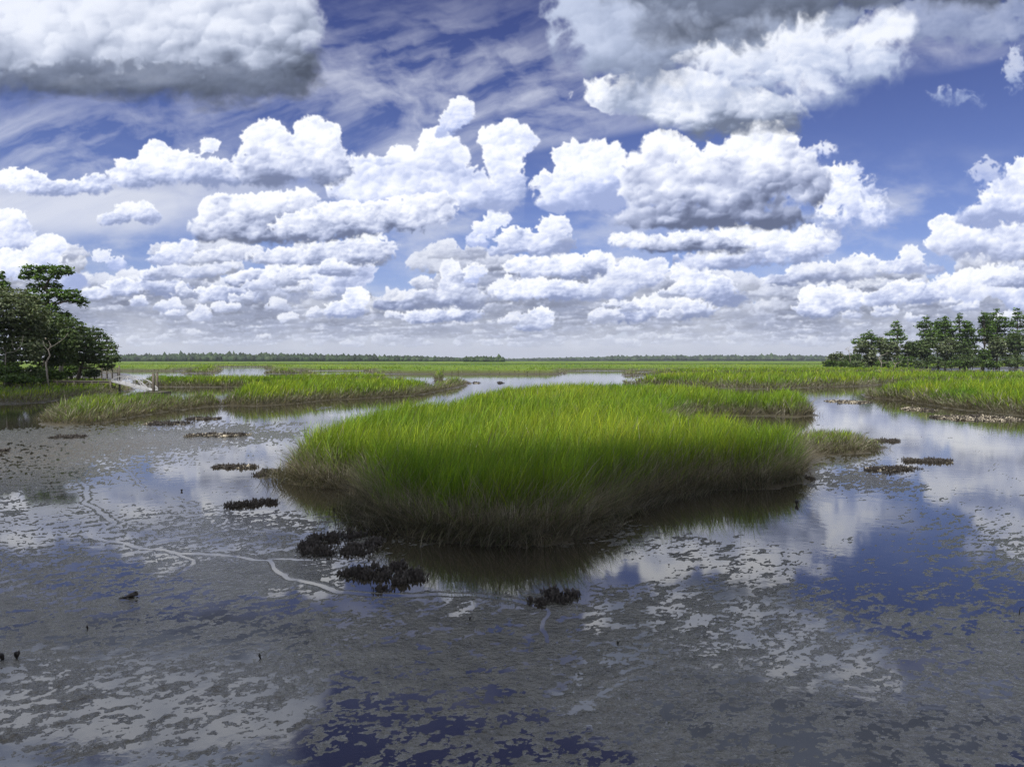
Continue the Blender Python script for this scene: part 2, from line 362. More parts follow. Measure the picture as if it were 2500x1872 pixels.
# ------------------------------------------------------------------ helpers
rng=np.random.RandomState(11)
def ray(px,py):
    a=(px-1250)/F; b=(936-py)/F
    cp,sp=math.cos(PITCH),math.sin(PITCH)
    return np.array((a,cp+b*sp,b*cp-sp))
def at(px,py,z=0.0):
    d=ray(px,py); t=(z-CAMH)/d[2]
    return np.array((d[0]*t,d[1]*t,z))
def at_d(px,py,dist):
    d=ray(px,py); t=dist/d[1]
    return np.array((d[0]*t,dist,CAMH+d[2]*t))
def tag(o,label=None,cat=None,group=None,kind=None):
    if label:o['label']=label
    if cat:o['category']=cat
    if group:o['group']=group
    if kind:o['kind']=kind
    return o
def empty(name,loc=(0,0,0),rz=0):
    o=bpy.data.objects.new(name,None); COL.objects.link(o); o.location=loc; o.rotation_euler=(0,0,rz); o.empty_display_size=0.3
    return o
def link_mesh(name,me,mat=None,parent=None):
    o=bpy.data.objects.new(name,me); COL.objects.link(o)
    if mat is not None and not me.materials: me.materials.append(mat)
    if parent is not None:
        o.parent=parent
    return o
def np_mesh(name,V,faces_list,col=None,smooth=False,extra=None):
    """V (n,3); faces_list = list of int arrays (m,k) ; col per-vertex (n,3|4)"""
    me=bpy.data.meshes.new(name)
    V=np.ascontiguousarray(V,dtype=np.float32)
    me.vertices.add(len(V)); me.vertices.foreach_set('co',V.ravel())
    fl=[f for f in faces_list if len(f)]
    nl=sum(f.size for f in fl); nf=sum(len(f) for f in fl)
    me.loops.add(nl); me.loops.foreach_set('vertex_index',np.concatenate([f.ravel() for f in fl]).astype(np.int32))
    me.polygons.add(nf)
    tot=np.concatenate([np.full(len(f),f.shape[1],np.int32) for f in fl])
    st=np.concatenate([[0],np.cumsum(tot)[:-1]]).astype(np.int32)
    me.polygons.foreach_set('loop_start',st); me.polygons.foreach_set('loop_total',tot)
    if smooth: me.polygons.foreach_set('use_smooth',np.ones(nf,bool))
    if col is not None:
        c=np.ones((len(V),4),np.float32); c[:,:col.shape[1]]=col
        a=me.color_attributes.new('Col','FLOAT_COLOR','POINT'); a.data.foreach_set('color',c.ravel())
    if extra:
        for k,val in extra.items():
            a=me.attributes.new(k,'FLOAT','POINT'); a.data.foreach_set('value',np.ascontiguousarray(val,dtype=np.float32))
    me.update(calc_edges=True); me.validate(verbose=False)
    return me
class MB:
    """collects small solid shapes into one mesh"""
    def __init__(s): s.v=[];s.f=[]
    def add(s,v,f):
        n=len(s.v); s.v+= [tuple(p) for p in v]; s.f+=[tuple(i+n for i in q) for q in f]
    def box(s,c,sz,rot=None):
        c=Vector(c);v=[]
        for x in(-.5,.5):
            for y in(-.5,.5):
                for z in(-.5,.5):
                    p=Vector((x*sz[0],y*sz[1],z*sz[2]))
                    if rot is not None:p=rot@p
                    v.append(c+p)
        s.add(v,[(0,1,3,2),(4,6,7,5),(0,4,5,1),(2,3,7,6),(0,2,6,4),(1,5,7,3)])
    def bar(s,a,b,w,h=None,up=(0,0,1)):
        a=Vector(a);b=Vector(b);h=h or w
        d=(b-a);l=d.length;d.normalize();u=Vector(up)
        if abs(d.dot(u))>0.98:u=Vector((0,1,0))
        x=d.cross(u).normalized();z=x.cross(d)
        m=Matrix((x,d,z)).transposed()
        s.box((a+b)/2,(w,l,h),m)
    def tube(s,pts,rad,n=7,cap=True):
        pts=[Vector(p) for p in pts]; rings=[]
        x=None
        for i,p in enumerate(pts):
            d=(pts[min(i+1,len(pts)-1)]-pts[max(i-1,0)])
            if d.length<1e-9:d=Vector((0,0,1))
            d.normalize()
            if x is None:
                x=d.cross(Vector((0.3,1,0.1)))
                if x.length<.1:x=d.cross(Vector((1,0,0)))
            x=(x-d*x.dot(d)).normalized();y=d.cross(x)
            rings.append([p+(x*math.cos(2*math.pi*k/n)+y*math.sin(2*math.pi*k/n))*rad[i] for k in range(n)])
        v=[q for r in rings for q in r];f=[]
        for i in range(len(pts)-1):
            for k in range(n):
                a=i*n+k;b=i*n+(k+1)%n
                f.append((a,b,b+n,a+n))
        if cap:
            f.append(tuple(range(n-1,-1,-1)));f.append(tuple((len(pts)-1)*n+k for k in range(n)))
        s.add(v,f)
    def build(s,name,mat,parent=None,smooth=False):
        me=bpy.data.meshes.new(name);me.from_pydata(s.v,[],s.f)
        if smooth:me.polygons.foreach_set('use_smooth',[True]*len(me.polygons))
        me.update();return link_mesh(name,me,mat,parent)
def poly_signed(P,x,y):
    """signed distance to closed polygon P (n,2): positive inside"""
    P=np.asarray(P,float);d2=np.full(x.shape,1e12);ins=np.zeros(x.shape,bool)
    n=len(P)
    for i in range(n):
        ax,ay=P[i];bx,by=P[(i+1)%n]
        ex,ey=bx-ax,by-ay
        t=np.clip(((x-ax)*ex+(y-ay)*ey)/(ex*ex+ey*ey+1e-12),0,1)
        d2=np.minimum(d2,(x-ax-t*ex)**2+(y-ay-t*ey)**2)
        c=((ay>y)!=(by>y))&(x<(bx-ax)*(y-ay)/((by-ay) if abs(by-ay)>1e-12 else 1e-12)+ax)
        ins^=c
    return np.where(ins,1,-1)*np.sqrt(d2)
def line_dist(Ls,x,y):
    d2=np.full(x.shape,1e12)
    for i in range(len(Ls)-1):
        ax,ay=Ls[i];bx,by=Ls[i+1];ex,ey=bx-ax,by-ay
        t=np.clip(((x-ax)*ex+(y-ay)*ey)/(ex*ex+ey*ey+1e-12),0,1)
        d2=np.minimum(d2,(x-ax-t*ex)**2+(y-ay-t*ey)**2)
    return np.sqrt(d2)
# ------------------------------------------------------------------ materials
def newmat(name):
    m=bpy.data.materials.new(name);m.use_nodes=True
    t=m.node_tree;b=t.nodes['Principled BSDF'];return m,t,b
def simple(name,col,rough=.7,metal=0,var=.25,scale=3,bump=0.0,coords='Object'):
    m,t,b=newmat(name)
    tcn=t.nodes.new('ShaderNodeTexCoord');n=t.nodes.new('ShaderNodeTexNoise');n.inputs['Scale'].default_value=scale;n.inputs['Detail'].default_value=6
    t.links.new(tcn.outputs[coords],n.inputs['Vector'])
    r=t.nodes.new('ShaderNodeValToRGB');t.links.new(n.outputs[0],r.inputs[0])
    r.color_ramp.elements[0].position=.3;r.color_ramp.elements[1].position=.7
    r.color_ramp.elements[0].color=(*[c*(1-var) for c in col],1);r.color_ramp.elements[1].color=(*[min(1,c*(1+var)) for c in col],1)
    t.links.new(r.outputs[0],b.inputs['Base Color']);b.inputs['Roughness'].default_value=rough;b.inputs['Metallic'].default_value=metal
    if bump:
        bp=t.nodes.new('ShaderNodeBump');bp.inputs['Distance'].default_value=bump;t.links.new(n.outputs[0],bp.inputs['Height']);t.links.new(bp.outputs[0],b.inputs['Normal'])
    return m
def leafmat(name,rough=.5,trans=.35,gain=1.0,spec=.25):
    m,t,b=newmat(name)
    a=t.nodes.new('ShaderNodeVertexColor');a.layer_name='Col'
    b.inputs['Roughness'].default_value=rough;b.inputs['Specular IOR Level'].default_value=spec
    t.links.new(a.outputs[0],b.inputs['Base Color'])
    tr=t.nodes.new('ShaderNodeBsdfTranslucent')
    mx=t.nodes.new('ShaderNodeMix');mx.data_type='RGBA';mx.blend_type='MULTIPLY';mx.inputs[0].default_value=1
    mx.inputs[7].default_value=(1.25,1.25,.6,1)
    t.links.new(a.outputs[0],mx.inputs[6]);t.links.new(mx.outputs[2],tr.inputs[0])
    ms=t.nodes.new('ShaderNodeMixShader');ms.inputs[0].default_value=trans
    o=t.nodes['Material Output'];t.links.new(b.outputs[0],ms.inputs[1]);t.links.new(tr.outputs[0],ms.inputs[2]);t.links.new(ms.outputs[0],o.inputs[0])
    return m
MG=leafmat('marsh_grass_blades',.55,.38)
ML=leafmat('tree_leaves',.5,.25)
MD=leafmat('dry_stems',.8,.1,spec=.1)
def mud_material():
    m,t,b=newmat('wet_mud')
    N=t.nodes.new;K=t.links.new
    g=N('ShaderNodeNewGeometry');
    def noise(sc_,det,rg,vec=None):
        n=N('ShaderNodeTexNoise');n.inputs['Scale'].default_value=sc_;n.inputs['Detail'].default_value=det;n.inputs['Roughness'].default_value=rg
        K(vec or g.outputs['Position'],n.inputs['Vector']);return n.outputs[0]
    bank=N('ShaderNodeAttribute');bank.attribute_name='bank'
    n1=noise(2.3,7,.65);n2=noise(9,5,.58);n3=noise(38,3,.5)
    r=N('ShaderNodeValToRGB');K(n1,r.inputs[0])
    r.color_ramp.elements[0].position=.35;r.color_ramp.elements[0].color=(.036,.037,.030,1)
    r.color_ramp.elements[1].position=.68;r.color_ramp.elements[1].color=(.120,.120,.102,1)
    r2=N('ShaderNodeValToRGB');K(n2,r2.inputs[0])
    r2.color_ramp.elements[0].position=.3;r2.color_ramp.elements[0].color=(.040,.035,.024,1)
    r2.color_ramp.elements[1].position=.7;r2.color_ramp.elements[1].color=(.115,.10,.066,1)
    mx=N('ShaderNodeMix');mx.data_type='RGBA';K(bank.outputs['Fac'],mx.inputs[0]);K(r.outputs[0],mx.inputs[6]);K(r2.outputs[0],mx.inputs[7])
    K(mx.outputs[2],b.inputs['Base Color'])
    rr=N('ShaderNodeMapRange');K(n2,rr.inputs[0]);rr.inputs[1].default_value=.3;rr.inputs[2].default_value=.7;rr.inputs[3].default_value=.04;rr.inputs[4].default_value=.18
    ra=N('ShaderNodeMath');ra.operation='MULTIPLY_ADD';K(bank.outputs['Fac'],ra.inputs[0]);ra.inputs[1].default_value=.25;K(rr.outputs[0],ra.inputs[2])
    K(ra.outputs[0],b.inputs['Roughness'])
    b.inputs['IOR'].default_value=1.9
    sp=N('ShaderNodeMath');sp.operation='MULTIPLY_ADD';K(bank.outputs['Fac'],sp.inputs[0]);sp.inputs[1].default_value=-.40;sp.inputs[2].default_value=.5;K(sp.outputs[0],b.inputs['Specular IOR Level'])
    ad=N('ShaderNodeMath');ad.operation='MULTIPLY_ADD';K(n3,ad.inputs[0]);ad.inputs[1].default_value=.16;K(n2,ad.inputs[2])
    bp=N('ShaderNodeBump');bp.inputs['Distance'].default_value=.085;bp.inputs['Strength'].default_value=1.0;K(ad.outputs[0],bp.inputs['Height']);K(bp.outputs[0],b.inputs['Normal'])
    return m
def water_material():
    m,t,b=newmat('tidal_water')
    N=t.nodes.new;K=t.links.new
    g=N('ShaderNodeNewGeometry')
    n=N('ShaderNodeTexNoise');n.inputs['Scale'].default_value=2.2;n.inputs['Detail'].default_value=4;K(g.outputs['Position'],n.inputs['Vector'])
    n2=N('ShaderNodeTexNoise');n2.inputs['Scale'].default_value=.35;n2.inputs['Detail'].default_value=3;K(g.outputs['Position'],n2.inputs['Vector'])
    b.inputs['Base Color'].default_value=(.034,.030,.022,1)
    b.inputs['Roughness'].default_value=.05;b.inputs['IOR'].default_value=WATER_IOR;b.inputs['Specular IOR Level'].default_value=.5
    mp=N('ShaderNodeMapRange');K(n2.outputs[0],mp.inputs[0]);mp.inputs[1].default_value=.40;mp.inputs[2].default_value=.62;mp.inputs[3].default_value=.0;mp.inputs[4].default_value=.10
    K(mp.outputs[0],(bp:=N('ShaderNodeBump')).inputs['Strength']);bp.inputs['Distance'].default_value=.03;K(n.outputs[0],bp.inputs['Height']);K(bp.outputs[0],b.inputs['Normal'])
    return m
M_MUD=mud_material();M_WATER=water_material()
M_WOOD=simple('weathered_wood',(.12,.105,.08),.8,0,.35,6,.01)
M_ALU=simple('grey_aluminium',(.42,.42,.42),.5,.1,.12,4)
M_BARK=simple('bark',(.085,.07,.055),.9,0,.4,4,.03)
M_PALE=simple('pale_bark',(.33,.30,.25),.85,0,.3,3,.02)
M_SOIL=simple('dark_soil',(.06,.05,.035),.9,0,.4,.8,.05)
# ------------------------------------------------------------------ marsh outlines (from pixels of the shorelines to ground points)
def W2(l):
    o=[]
    for q in l:
        z=q[2] if len(q)>2 else 0.0
        p=at(q[0],q[1],z);o.append((p[0],p[1]))
    return o
G=1.45
P_NEAR=W2([(690,1163),(745,1180),(805,1190),(862,1192),(885,1235),(910,1268),(965,1292),(1050,1308),(1150,1322),(1250,1326),(1350,1316),(1440,1298),(1490,1268),(1560,1232),(1640,1208),(1720,1196),(1800,1190),(1880,1190),(1955,1172),(1968,1145),(1972,1118),(1985,1095,.2),
  (1985,1072,.7),(1940,1058,1.1),(1880,1046,1.3),(1800,1030,1.35),(1710,1018,1.35),(1650,1011,1.35),(1615,1007,.9),(1700,1013),(1780,1014),(1860,1014),(1940,1018),(1985,1013),(1968,1002),(1930,992),(1880,985,.3),(1850,957,G),(1780,950,G),(1715,944,G),(1640,938,G),(1500,934,G),(1400,936,G),(1300,941,G),(1220,946,G),
  (1150,960,G),(1090,975,G),(1010,983,G*.95),(940,996,G*.9),(880,1010,G*.88),(810,1032,G*.85),(750,1058,G*.8),(700,1088,G*.75),(665,1120,.6),(660,1145,.25)])
P_SPIT=W2([(1925,1112),(2030,1109),(2100,1103),(2152,1092),(2100,1085),(2010,1081),(1925,1084)])
P_C=W2([(480,985),(540,989),(620,991),(700,986),(800,976),(900,971),(1000,966),(1070,953),(1115,944),(1140,936),(1100,931,.6),(1050,927,G),(960,922,G),(860,922,G),(760,923,G),(660,927,G),(590,935,G),(545,950,G),(490,970,.8)])
P_E=W2([(110,1018),(125,1034),(160,1038),(230,1033),(300,1020),(370,1008),(430,1000),(500,992),(540,988),(500,982),(440,972,.7),(380,962,.9),(300,964,.9),(220,972,.8),(150,992,.5)])
P_D=W2([(330,934),(380,943),(450,945),(540,945),(650,943),(760,941),(870,938),(975,929),(985,925),(960,912,G),(860,910,G),(700,914,G),(560,916,G),(400,915,G),(330,916,G)])
P_F=W2([(-300,1000),(-100,990),(0,986),(80,984),(150,976),(220,966),(280,958),(315,952),(300,944),(260,936),(150,925,.5),(0,921,.5),(-200,921,.5),(-500,925,.5)])
P_J=W2([(2120,968),(2150,973),(2200,976),(2260,985),(2330,996),(2400,1005),(2500,1014),(2700,1030),(3000,1050),(3000,935,G),(2700,927,G),(2500,925,G),(2350,928,G),(2220,931,G),(2140,937,G),(2120,950,.6)])
P_I=W2([(1518,936),(1560,940),(1650,941),(1730,944),(1800,950),(1900,949),(2000,945),(2090,943),(2150,938),(2300,937),(2500,936),(3000,936),(3000,909,G),(2500,907,G),(2200,907,G),(1900,907,G),(1700,908,G),(1600,913,G),(1540,922,G*.8)])
P_K=W2([(1526,914),(1600,915),(1700,914),(1850,914),(2000,914),(2200,911),(2380,909),(2390,905),(2380,899,G),(2200,898,G),(1900,897,G),(1700,898,G),(1526,903,G)])
P_G=W2([(445,912),(520,912),(540,904),(535,893,G),(480,893,G),(446,900,G)])
P_H=W2([(655,912),(700,913),(765,912),(762,903,G),(700,897,G),(652,899,G)])
P_S=W2([(1062,927),(1080,927),(1079,924),(1062,924)])
P_FAR=W2([(250,906),(430,906),(530,901),(540,895.5),(650,895.5),(655,903),(760,905),(895,905),(905,912),(1000,913),(1200,913),(1370,913),(1378,906),(1450,905),(1526,905.5),(1540,909),(1700,905),(1900,904),(2400,901),(3200,900),(5200,895),(5200,881.6),(-2600,881.6),(-2600,896),(-400,905)])
P_LAND_L=W2([(-900,960),(-300,940),(0,934),(160,932),(235,930),(285,925),(292,919),(280,912),(200,907),(0,905),(-900,905)])   # wooded point left
P_LAND_R=W2([(2000,898),(2060,899.5),(2200,900),(2400,903),(2520,905),(3300,912),(3300,889),(2400,889),(2100,891),(2000,895)])
MARSHES=[('near',P_NEAR),('spit',P_SPIT),('C',P_C),('E',P_E),('D',P_D),('F',P_F),('J',P_J),('I',P_I),('K',P_K),('G',P_G),('H',P_H),('S',P_S)]
RILLS=[[(170,1150),(218,1202),(209,1224),(244,1250),(279,1276),(244,1298),(196,1303),(279,1320),(349,1337),(436,1350),(523,1353),(610,1364),(654,1366),(680,1390),(706,1412),(776,1429),(820,1446),(900,1451),(1005,1451),(1070,1449),(1180,1455),(1245,1464),(1332,1486)],
 [(1337,1490),(1332,1512),(1345,1566)],[(436,1350),(471,1368),(436,1402)],[(654,1362),(760,1366),(870,1364),(960,1380)],
 [(2385,1098),(2410,1115),(2440,1120),(2420,1150),(2500,1175)],[(300,1140),(350,1190),(480,1230)]]
RW=[[ (lambda p:(p[0],p[1]))(at(a,b)) for a,b in r] for r in RILLS]
# ------------------------------------------------------------------ mud relief
def relief(x,y):
    d=np.sqrt(x*x+y*y)
    xr=0.80*x+0.60*y;yr=-0.60*x+0.80*y
    wx=fbm(x*0.8,y*0.8,201,3)*0.35;wy=fbm(x*0.8,y*0.8,207,3)*0.35
    big=fbm(x*0.16,y*0.16,211,4)
    med=fbm((xr+wx*.6)*1.5,(yr+wy*.6)*3.6,221,5,0.6)
    fin=fbm(x*6+wx,y*8,231,4,0.7)
    vf=fbm(x*13,y*13,241,3,0.6)
    amp=np.full(x.shape,0.7);lev=np.full(x.shape,0.0)
    def blob(px,py,rx,ry):
        p=at(px,py);q=at(px+rx,py);s=at(px,py+ry);s2=at(px,py-ry)
        sx=abs(q[0]-p[0]);sy=0.5*abs(s[1]-s2[1])
        return np.exp(-(((x-p[0])/sx)**2+((y-p[1])/sy)**2))
    b=blob(150,1780,560,200)+0.8*blob(600,1800,350,90);amp+=2.6*np.clip(b,0,1);lev+=.001*np.clip(b,0,1)
    b=blob(1850,1600,420,130);amp+=.9*b
    b=blob(1500,1700,260,110);lev+=.002*b;amp+=.8*b
    b=blob(2250,1780,330,110);lev+=.001*b;amp+=.8*b
    b=blob(1250,1830,420,70);amp+=.9*b
    b=blob(120,1400,260,110);amp+=1.2*b;lev-=.000*b
    b=blob(40,1120,330,85);amp+=3.2*b;lev+=.0075*b
    b=blob(400,1290,260,50);amp+=.5*b;lev+=.004*b
    b=blob(250,1070,420,35);lev+=.010*b;amp+=.3*b
    b=blob(1250,1385,300,45);lev-=.010*b
    b=blob(1720,1235,260,35);lev-=.010*b
    b=blob(800,1210,130,22);lev-=.018*b
    b=blob(2150,1400,330,170);lev-=.0025*b
    b=blob(680,1075,280,60);lev-=.0030*b
    b=blob(620,1300,260,50);lev-=.0002*b
    b=blob(2050,1010,250,60);lev-=.004*b
    b=blob(120,1330,230,70);lev-=.0022*b;amp+=1.0*b
    b=blob(2450,1600,300,180);lev+=.003*b
    b=blob(900,1560,500,120);lev+=.001*b
    b=blob(700,1650,350,100);lev+=.002*b
    b=blob(1500,925,350,13)+blob(440,915,70,6)+blob(1250,922,260,10);lev-=.03*np.clip(b,0,1)
    z=lev+amp*(0.0080*med+0.0045*big+0.0080*fin+0.0040*vf)+0.0006
    z*=np.clip(1.0-(d-60)/260,0.35,1)
    far=np.clip((d-45)/60,0,1)
    z=z-0.006*far-0.0034*np.clip((d-13)/16,0,1)+0.0040*sst(.0,.5,fbm(x*.13,y*.09,251,3))*np.clip((d-13)/16,0,1)
    z=z+0.005*blob(640,1395,200,45)
    # drainage rills
    for i,r in enumerate(RW):
        ld=line_dist(r,x+wx*.5+med*.05,y+wy*.5)
        w=0.042 if i==0 else 0.028
        z-=(0.018*np.exp(-(ld/w)**2)-0.006*np.exp(-((ld-w*2.2)/w)**2))
    return z
def marsh_lift(x,y,z):
    bank=np.zeros(x.shape)
    d=np.sqrt(x*x+y*y)
    nn=fbm(x*0.7,y*0.7,301,4)
    near=np.full(x.shape,-1e3)
    inn={}
    for n,Pg in MARSHES+[('FAR',P_FAR)]:
        s=poly_signed(Pg,x,y);near=np.maximum(near,s)
    e=near+nn*0.7*np.clip(d/40,.5,2)+.25*fbm(x*2.3,y*2.3,337,3)
    k=np.clip(d/60,0.5,2)
    fr=sst(-0.75*k,0.1*k,e)           # muddy apron
    nb=fbm(x*3.1,y*3.1,331,4,.6)
    lift=0.06*fr*fr*(1+.8*nb)+0.16*sst(-0.25*k,1.3*k,e)*(1+.35*nb)
    lift*=np.where(x*0+1,1,1)
    bank=sst(-1.6*k,-0.2*k,e)
    land=np.maximum(poly_signed(P_LAND_L,x,y),poly_signed(P_LAND_R,x,y))
    z2=z+lift+0.75*sst(-4,8,land)*(1+0.3*nn)
    bank=np.maximum(bank,sst(-5,0,land))
    p_=at(60,1110);dl=np.exp(-(((x-p_[0])/6.5)**2+((y-p_[1])/8.)**2))
    bank=np.maximum(bank,0.85*sst(.005,.016,z)*(d<40))
    bank=np.maximum(bank,.9*np.clip(dl*1.3,0,1)*sst(-.002,.012,z+.02*fbm(x*2.2,y*2.2,347,3)))
    # bare mud banks
    return z2,bank,near

pyr=np.concatenate([np.linspace(3200,2000,40),np.linspace(1985,1000,400),np.linspace(998,892,75),np.array([890,888,886,884.5,883,882,881.3,880.8,880.4])])
dist=(CAMH*F)/(pyr-YH)
tx=np.concatenate([-np.geomspace(3.0,0.812,70),np.linspace(-0.80,0.80,900),np.geomspace(0.812,3.0,70)]);nx=len(tx)
DX=tx[None,:]*dist[:,None];DY=np.repeat(dist[:,None],nx,1)
Z=relief(DX,DY)
Z,BANK,NEARD=marsh_lift(DX,DY,Z)
V=np.stack([DX,DY,Z],-1).reshape(-1,3)
nr=len(pyr)
idx=np.arange(nr*nx).reshape(nr,nx)
Q=np.stack([idx[:-1,:-1],idx[:-1,1:],idx[1:,1:],idx[1:,:-1]],-1).reshape(-1,4)
me=np_mesh('mudflat',V,[Q],smooth=True,extra={'bank':BANK.ravel()})
o=link_mesh('mudflat',me,M_MUD);tag(o,kind='structure')
mb=MB();mb.add([(-6000,-1500,0),(6000,-1500,0),(6000,9000,0),(-6000,9000,0)],[(0,1,2,3)])
o=mb.build('water',M_WATER);tag(o,kind='structure')
mb=MB();mb.add([(-6000,-1500,-1.2),(6000,-1500,-1.2),(6000,9000,-1.2),(-6000,9000,-1.2)],[(0,1,2,3)])
o=mb.build('sea_bed',M_SOIL);tag(o,kind='structure')
def ground_z(x,y):
    x=np.atleast_1d(np.asarray(x,float));y=np.atleast_1d(np.asarray(y,float))
    z=relief(x,y);z,_,_=marsh_lift(x,y,z);return z
# ------------------------------------------------------------------ marsh grass : every blade is a curved tapering strip
def blades(base,h,w,az,lean,az_f,c0,c1,c2,segs=3,sag=0.0):
    """base (n,3); az = lean direction, az_f = facing; colours bottom / middle / top (n,3)"""
    n=len(base);ts=np.linspace(0,1,segs+1)
    dirx,diry=np.cos(az),np.sin(az);fx,fy=np.cos(az_f),np.sin(az_f)
    Vs=[];Cs=[]
    for i,t in enumerate(ts):
        hz=h*(t*np.cos(lean*0.7)-sag*t*t*0.5*np.sin(lean));rr=h*np.sin(lean)*(0.35*t+0.65*t*t)
        cx=base[:,0]+dirx*rr;cy=base[:,1]+diry*rr;cz=np.maximum(base[:,2]+hz,base[:,2]*0+0.01 if i else base[:,2])
        ww=w*(1-t)**0.7*(0.75+0.5*min(1,4*t))*0.5
        if t<0.5:c=c0+(c1-c0)*(t/0.5)
        else:c=c1+(c2-c1)*((t-0.5)/0.5)
        if i<segs:
            Vs.append(np.stack([cx-fx*ww,cy-fy*ww,cz],1));Cs.append(c)
            Vs.append(np.stack([cx+fx*ww,cy+fy*ww,cz],1));Cs.append(c)
        else:
            Vs.append(np.stack([cx,cy,cz],1));Cs.append(c)
    k=len(Vs);V=np.stack(Vs,1).reshape(-1,3);C=np.stack(Cs,1).reshape(-1,3)
    b=(np.arange(n)*k)[:,None]
    q=[b+np.array([[2*i,2*i+1,2*i+3,2*i+2]]) for i in range(segs-1)]
    Qs=np.concatenate(q) if q else np.zeros((0,4),int)
    T=b+np.array([[2*(segs-1),2*(segs-1)+1,2*segs]])
    return V,Qs,T,C
def merge(parts):
    V=[];Q=[];T=[];C=[];o=0
    for v,q,t,c in parts:
        V.append(v);Q.append(q+o);T.append(t+o);C.append(c);o+=len(v)
    return np.concatenate(V),np.concatenate(Q),np.concatenate(T),np.concatenate(C)
def sample_poly(Pg,n,dmin=0,dmax=1e9,weight=None):
    Pg=np.asarray(Pg);lo=Pg.min(0);hi=Pg.max(0);out=np.zeros((0,2));s_=np.zeros(0)
    it=0
    while len(out)<n and it<60:
        it+=1
        p=np.stack([rng.uniform(lo[0],hi[0],n*2),rng.uniform(lo[1],hi[1],n*2)],1)
        if weight is not None:
            p=p[rng.rand(len(p))<weight(p)]
        if len(p)==0:continue
        s=poly_signed(Pg,p[:,0],p[:,1]);k=(s>dmin)&(s<dmax)
        out=np.concatenate([out,p[k]]);s_=np.concatenate([s_,s[k]])
    return out[:n],s_[:n]
def outward(Pg,p):
    e=0.15
    gx=poly_signed(Pg,p[:,0]+e,p[:,1])-poly_signed(Pg,p[:,0]-e,p[:,1]);gy=poly_signed(Pg,p[:,0],p[:,1]+e)-poly_signed(Pg,p[:,0],p[:,1]-e)
    return np.arctan2(-gy,-gx)
GREEN=np.array([(.135,.235,.010),(.175,.265,.012),(.105,.195,.012),(.225,.300,.018)])*GRASS_GAIN
def marsh_grass(Pg,n,hm=1.35,wpx=0.75,edge=1.0,label='',dry=1.0,edgefrac=.3,wmin=.013,segs=3,greenness=1.0,lodge=.10,falloff=1.0,drymix=0.0):
    lo=np.asarray(Pg).min(0)
    def wf(p):
        d=np.hypot(p[:,0],p[:,1]);d0=max(8.,np.hypot(*np.asarray(Pg).T).min())
        vis=(np.abs(p[:,0])<0.76*p[:,1]+2)
        return np.clip((d0/d)**falloff,0,1)*vis
    ne=int(n*edgefrac);p1,s1=sample_poly(Pg,n-ne,0.0,1e9,wf)
    p2,s2=sample_poly(Pg,ne,(-0.25 if edge>.8 else .02)*edge,2.2*edge,wf)
    p=np.concatenate([p1,p2]);s=np.concatenate([s1,s2]);n=len(p)
    if n==0:return
    d=np.hypot(p[:,0],p[:,1])
    # clumping
    cl=fbm(p[:,0]*1.1,p[:,1]*1.1,401,3);c2=fbm(p[:,0]*.12,p[:,1]*.12,411,3);c3=fbm(p[:,0]*3.5,p[:,1]*3.5,421,2)
    edge_t=1-sst(0.0,1.3*edge,s+cl*0.9*edge)           # 1 at the rim
    bz=ground_z(p[:,0],p[:,1])
    h=hm*(1+0.18*c2+0.30*cl+0.24*c3)*rng.uniform(.62,1.16,n)*(1-0.26*edge_t*dry*rng.uniform(.5,1.1,n))
    h=h*(0.50+0.50*sst(-0.3*edge,0.7*edge,s))
    w=np.maximum(wmin,wpx*d/731.0)*rng.uniform(.6,1.35,n)
    oa=outward(Pg,p)
    wind=rng.normal(0.3,1.2,n)+1.6*cl+1.2*c2
    az=np.where(rng.rand(n)<edge_t*0.8,oa+rng.normal(0,.55,n),wind)
    lean=np.abs(rng.normal(.20,.17,n))+edge_t*rng.uniform(.0,.55,n)
    lodged=(rng.rand(n)<lodge*edge_t*2.2)
    lean=np.where(lodged,rng.uniform(1.0,1.45,n),lean)
    azf=rng.uniform(0,math.pi,n)
    kind=rng.rand(n)
    leaf=kind>.38
    # leaves start partway up the stem
    start=np.where(leaf&~lodged,rng.uniform(.15,.62,n),0)*h
    hh=np.where(leaf&~lodged,(h-start)*rng.uniform(.75,1.15,n),h)
    lean=np.where(leaf&~lodged,lean+rng.uniform(.05,.55,n),lean)
    w=np.where(leaf,w,w*.75)
    base=np.stack([p[:,0],p[:,1],bz+start-np.where(start>0,0,.03)],1)
    g=GREEN[rng.randint(0,len(GREEN),n)]*(rng.uniform(.6,1.35,n)*(1.08+.35*c2+.70*cl+.45*c3))[:,None]
    g[:,0]*=(1+0.35*c2)
    tan=np.array([(.27,.245,.20),(.20,.175,.14),(.38,.35,.28),(.13,.115,.095)])[rng.randint(0,4,n)]*rng.uniform(.6,1.15,n)[:,None]
    grey_green=np.array((.20,.235,.12))*rng.uniform(.7,1.25,n)[:,None]
    pd=np.clip(edge_t*dry*1.05-.08+drymix,0,1)
    isdry=(rng.rand(n)<pd*.55)|lodged|(rng.rand(n)<.02)
    half=(rng.rand(n)<pd*.75)
    top=np.where(isdry[:,None],tan,np.where(half[:,None],grey_green,g))
    stemb=tan*.8
    rel=np.clip(start/np.maximum(h,.01),0,1)[:,None]
    c0=stemb*(1-np.clip(rel*1.9,0,1))+top*np.clip(rel*1.9,0,1)*.85
    mid=np.where((leaf)[:,None],top,stemb*.4+top*.6)
    v,q,t,c=blades(base,hh,w,az,lean,azf,c0,mid,top*1.05,segs)
    me=np_mesh('marsh_grass',v,[q,t],col=np.clip(c,0,1))
    o=link_mesh('marsh_grass',me,MG);tag(o,label,'marsh grass',kind='stuff')
    return o
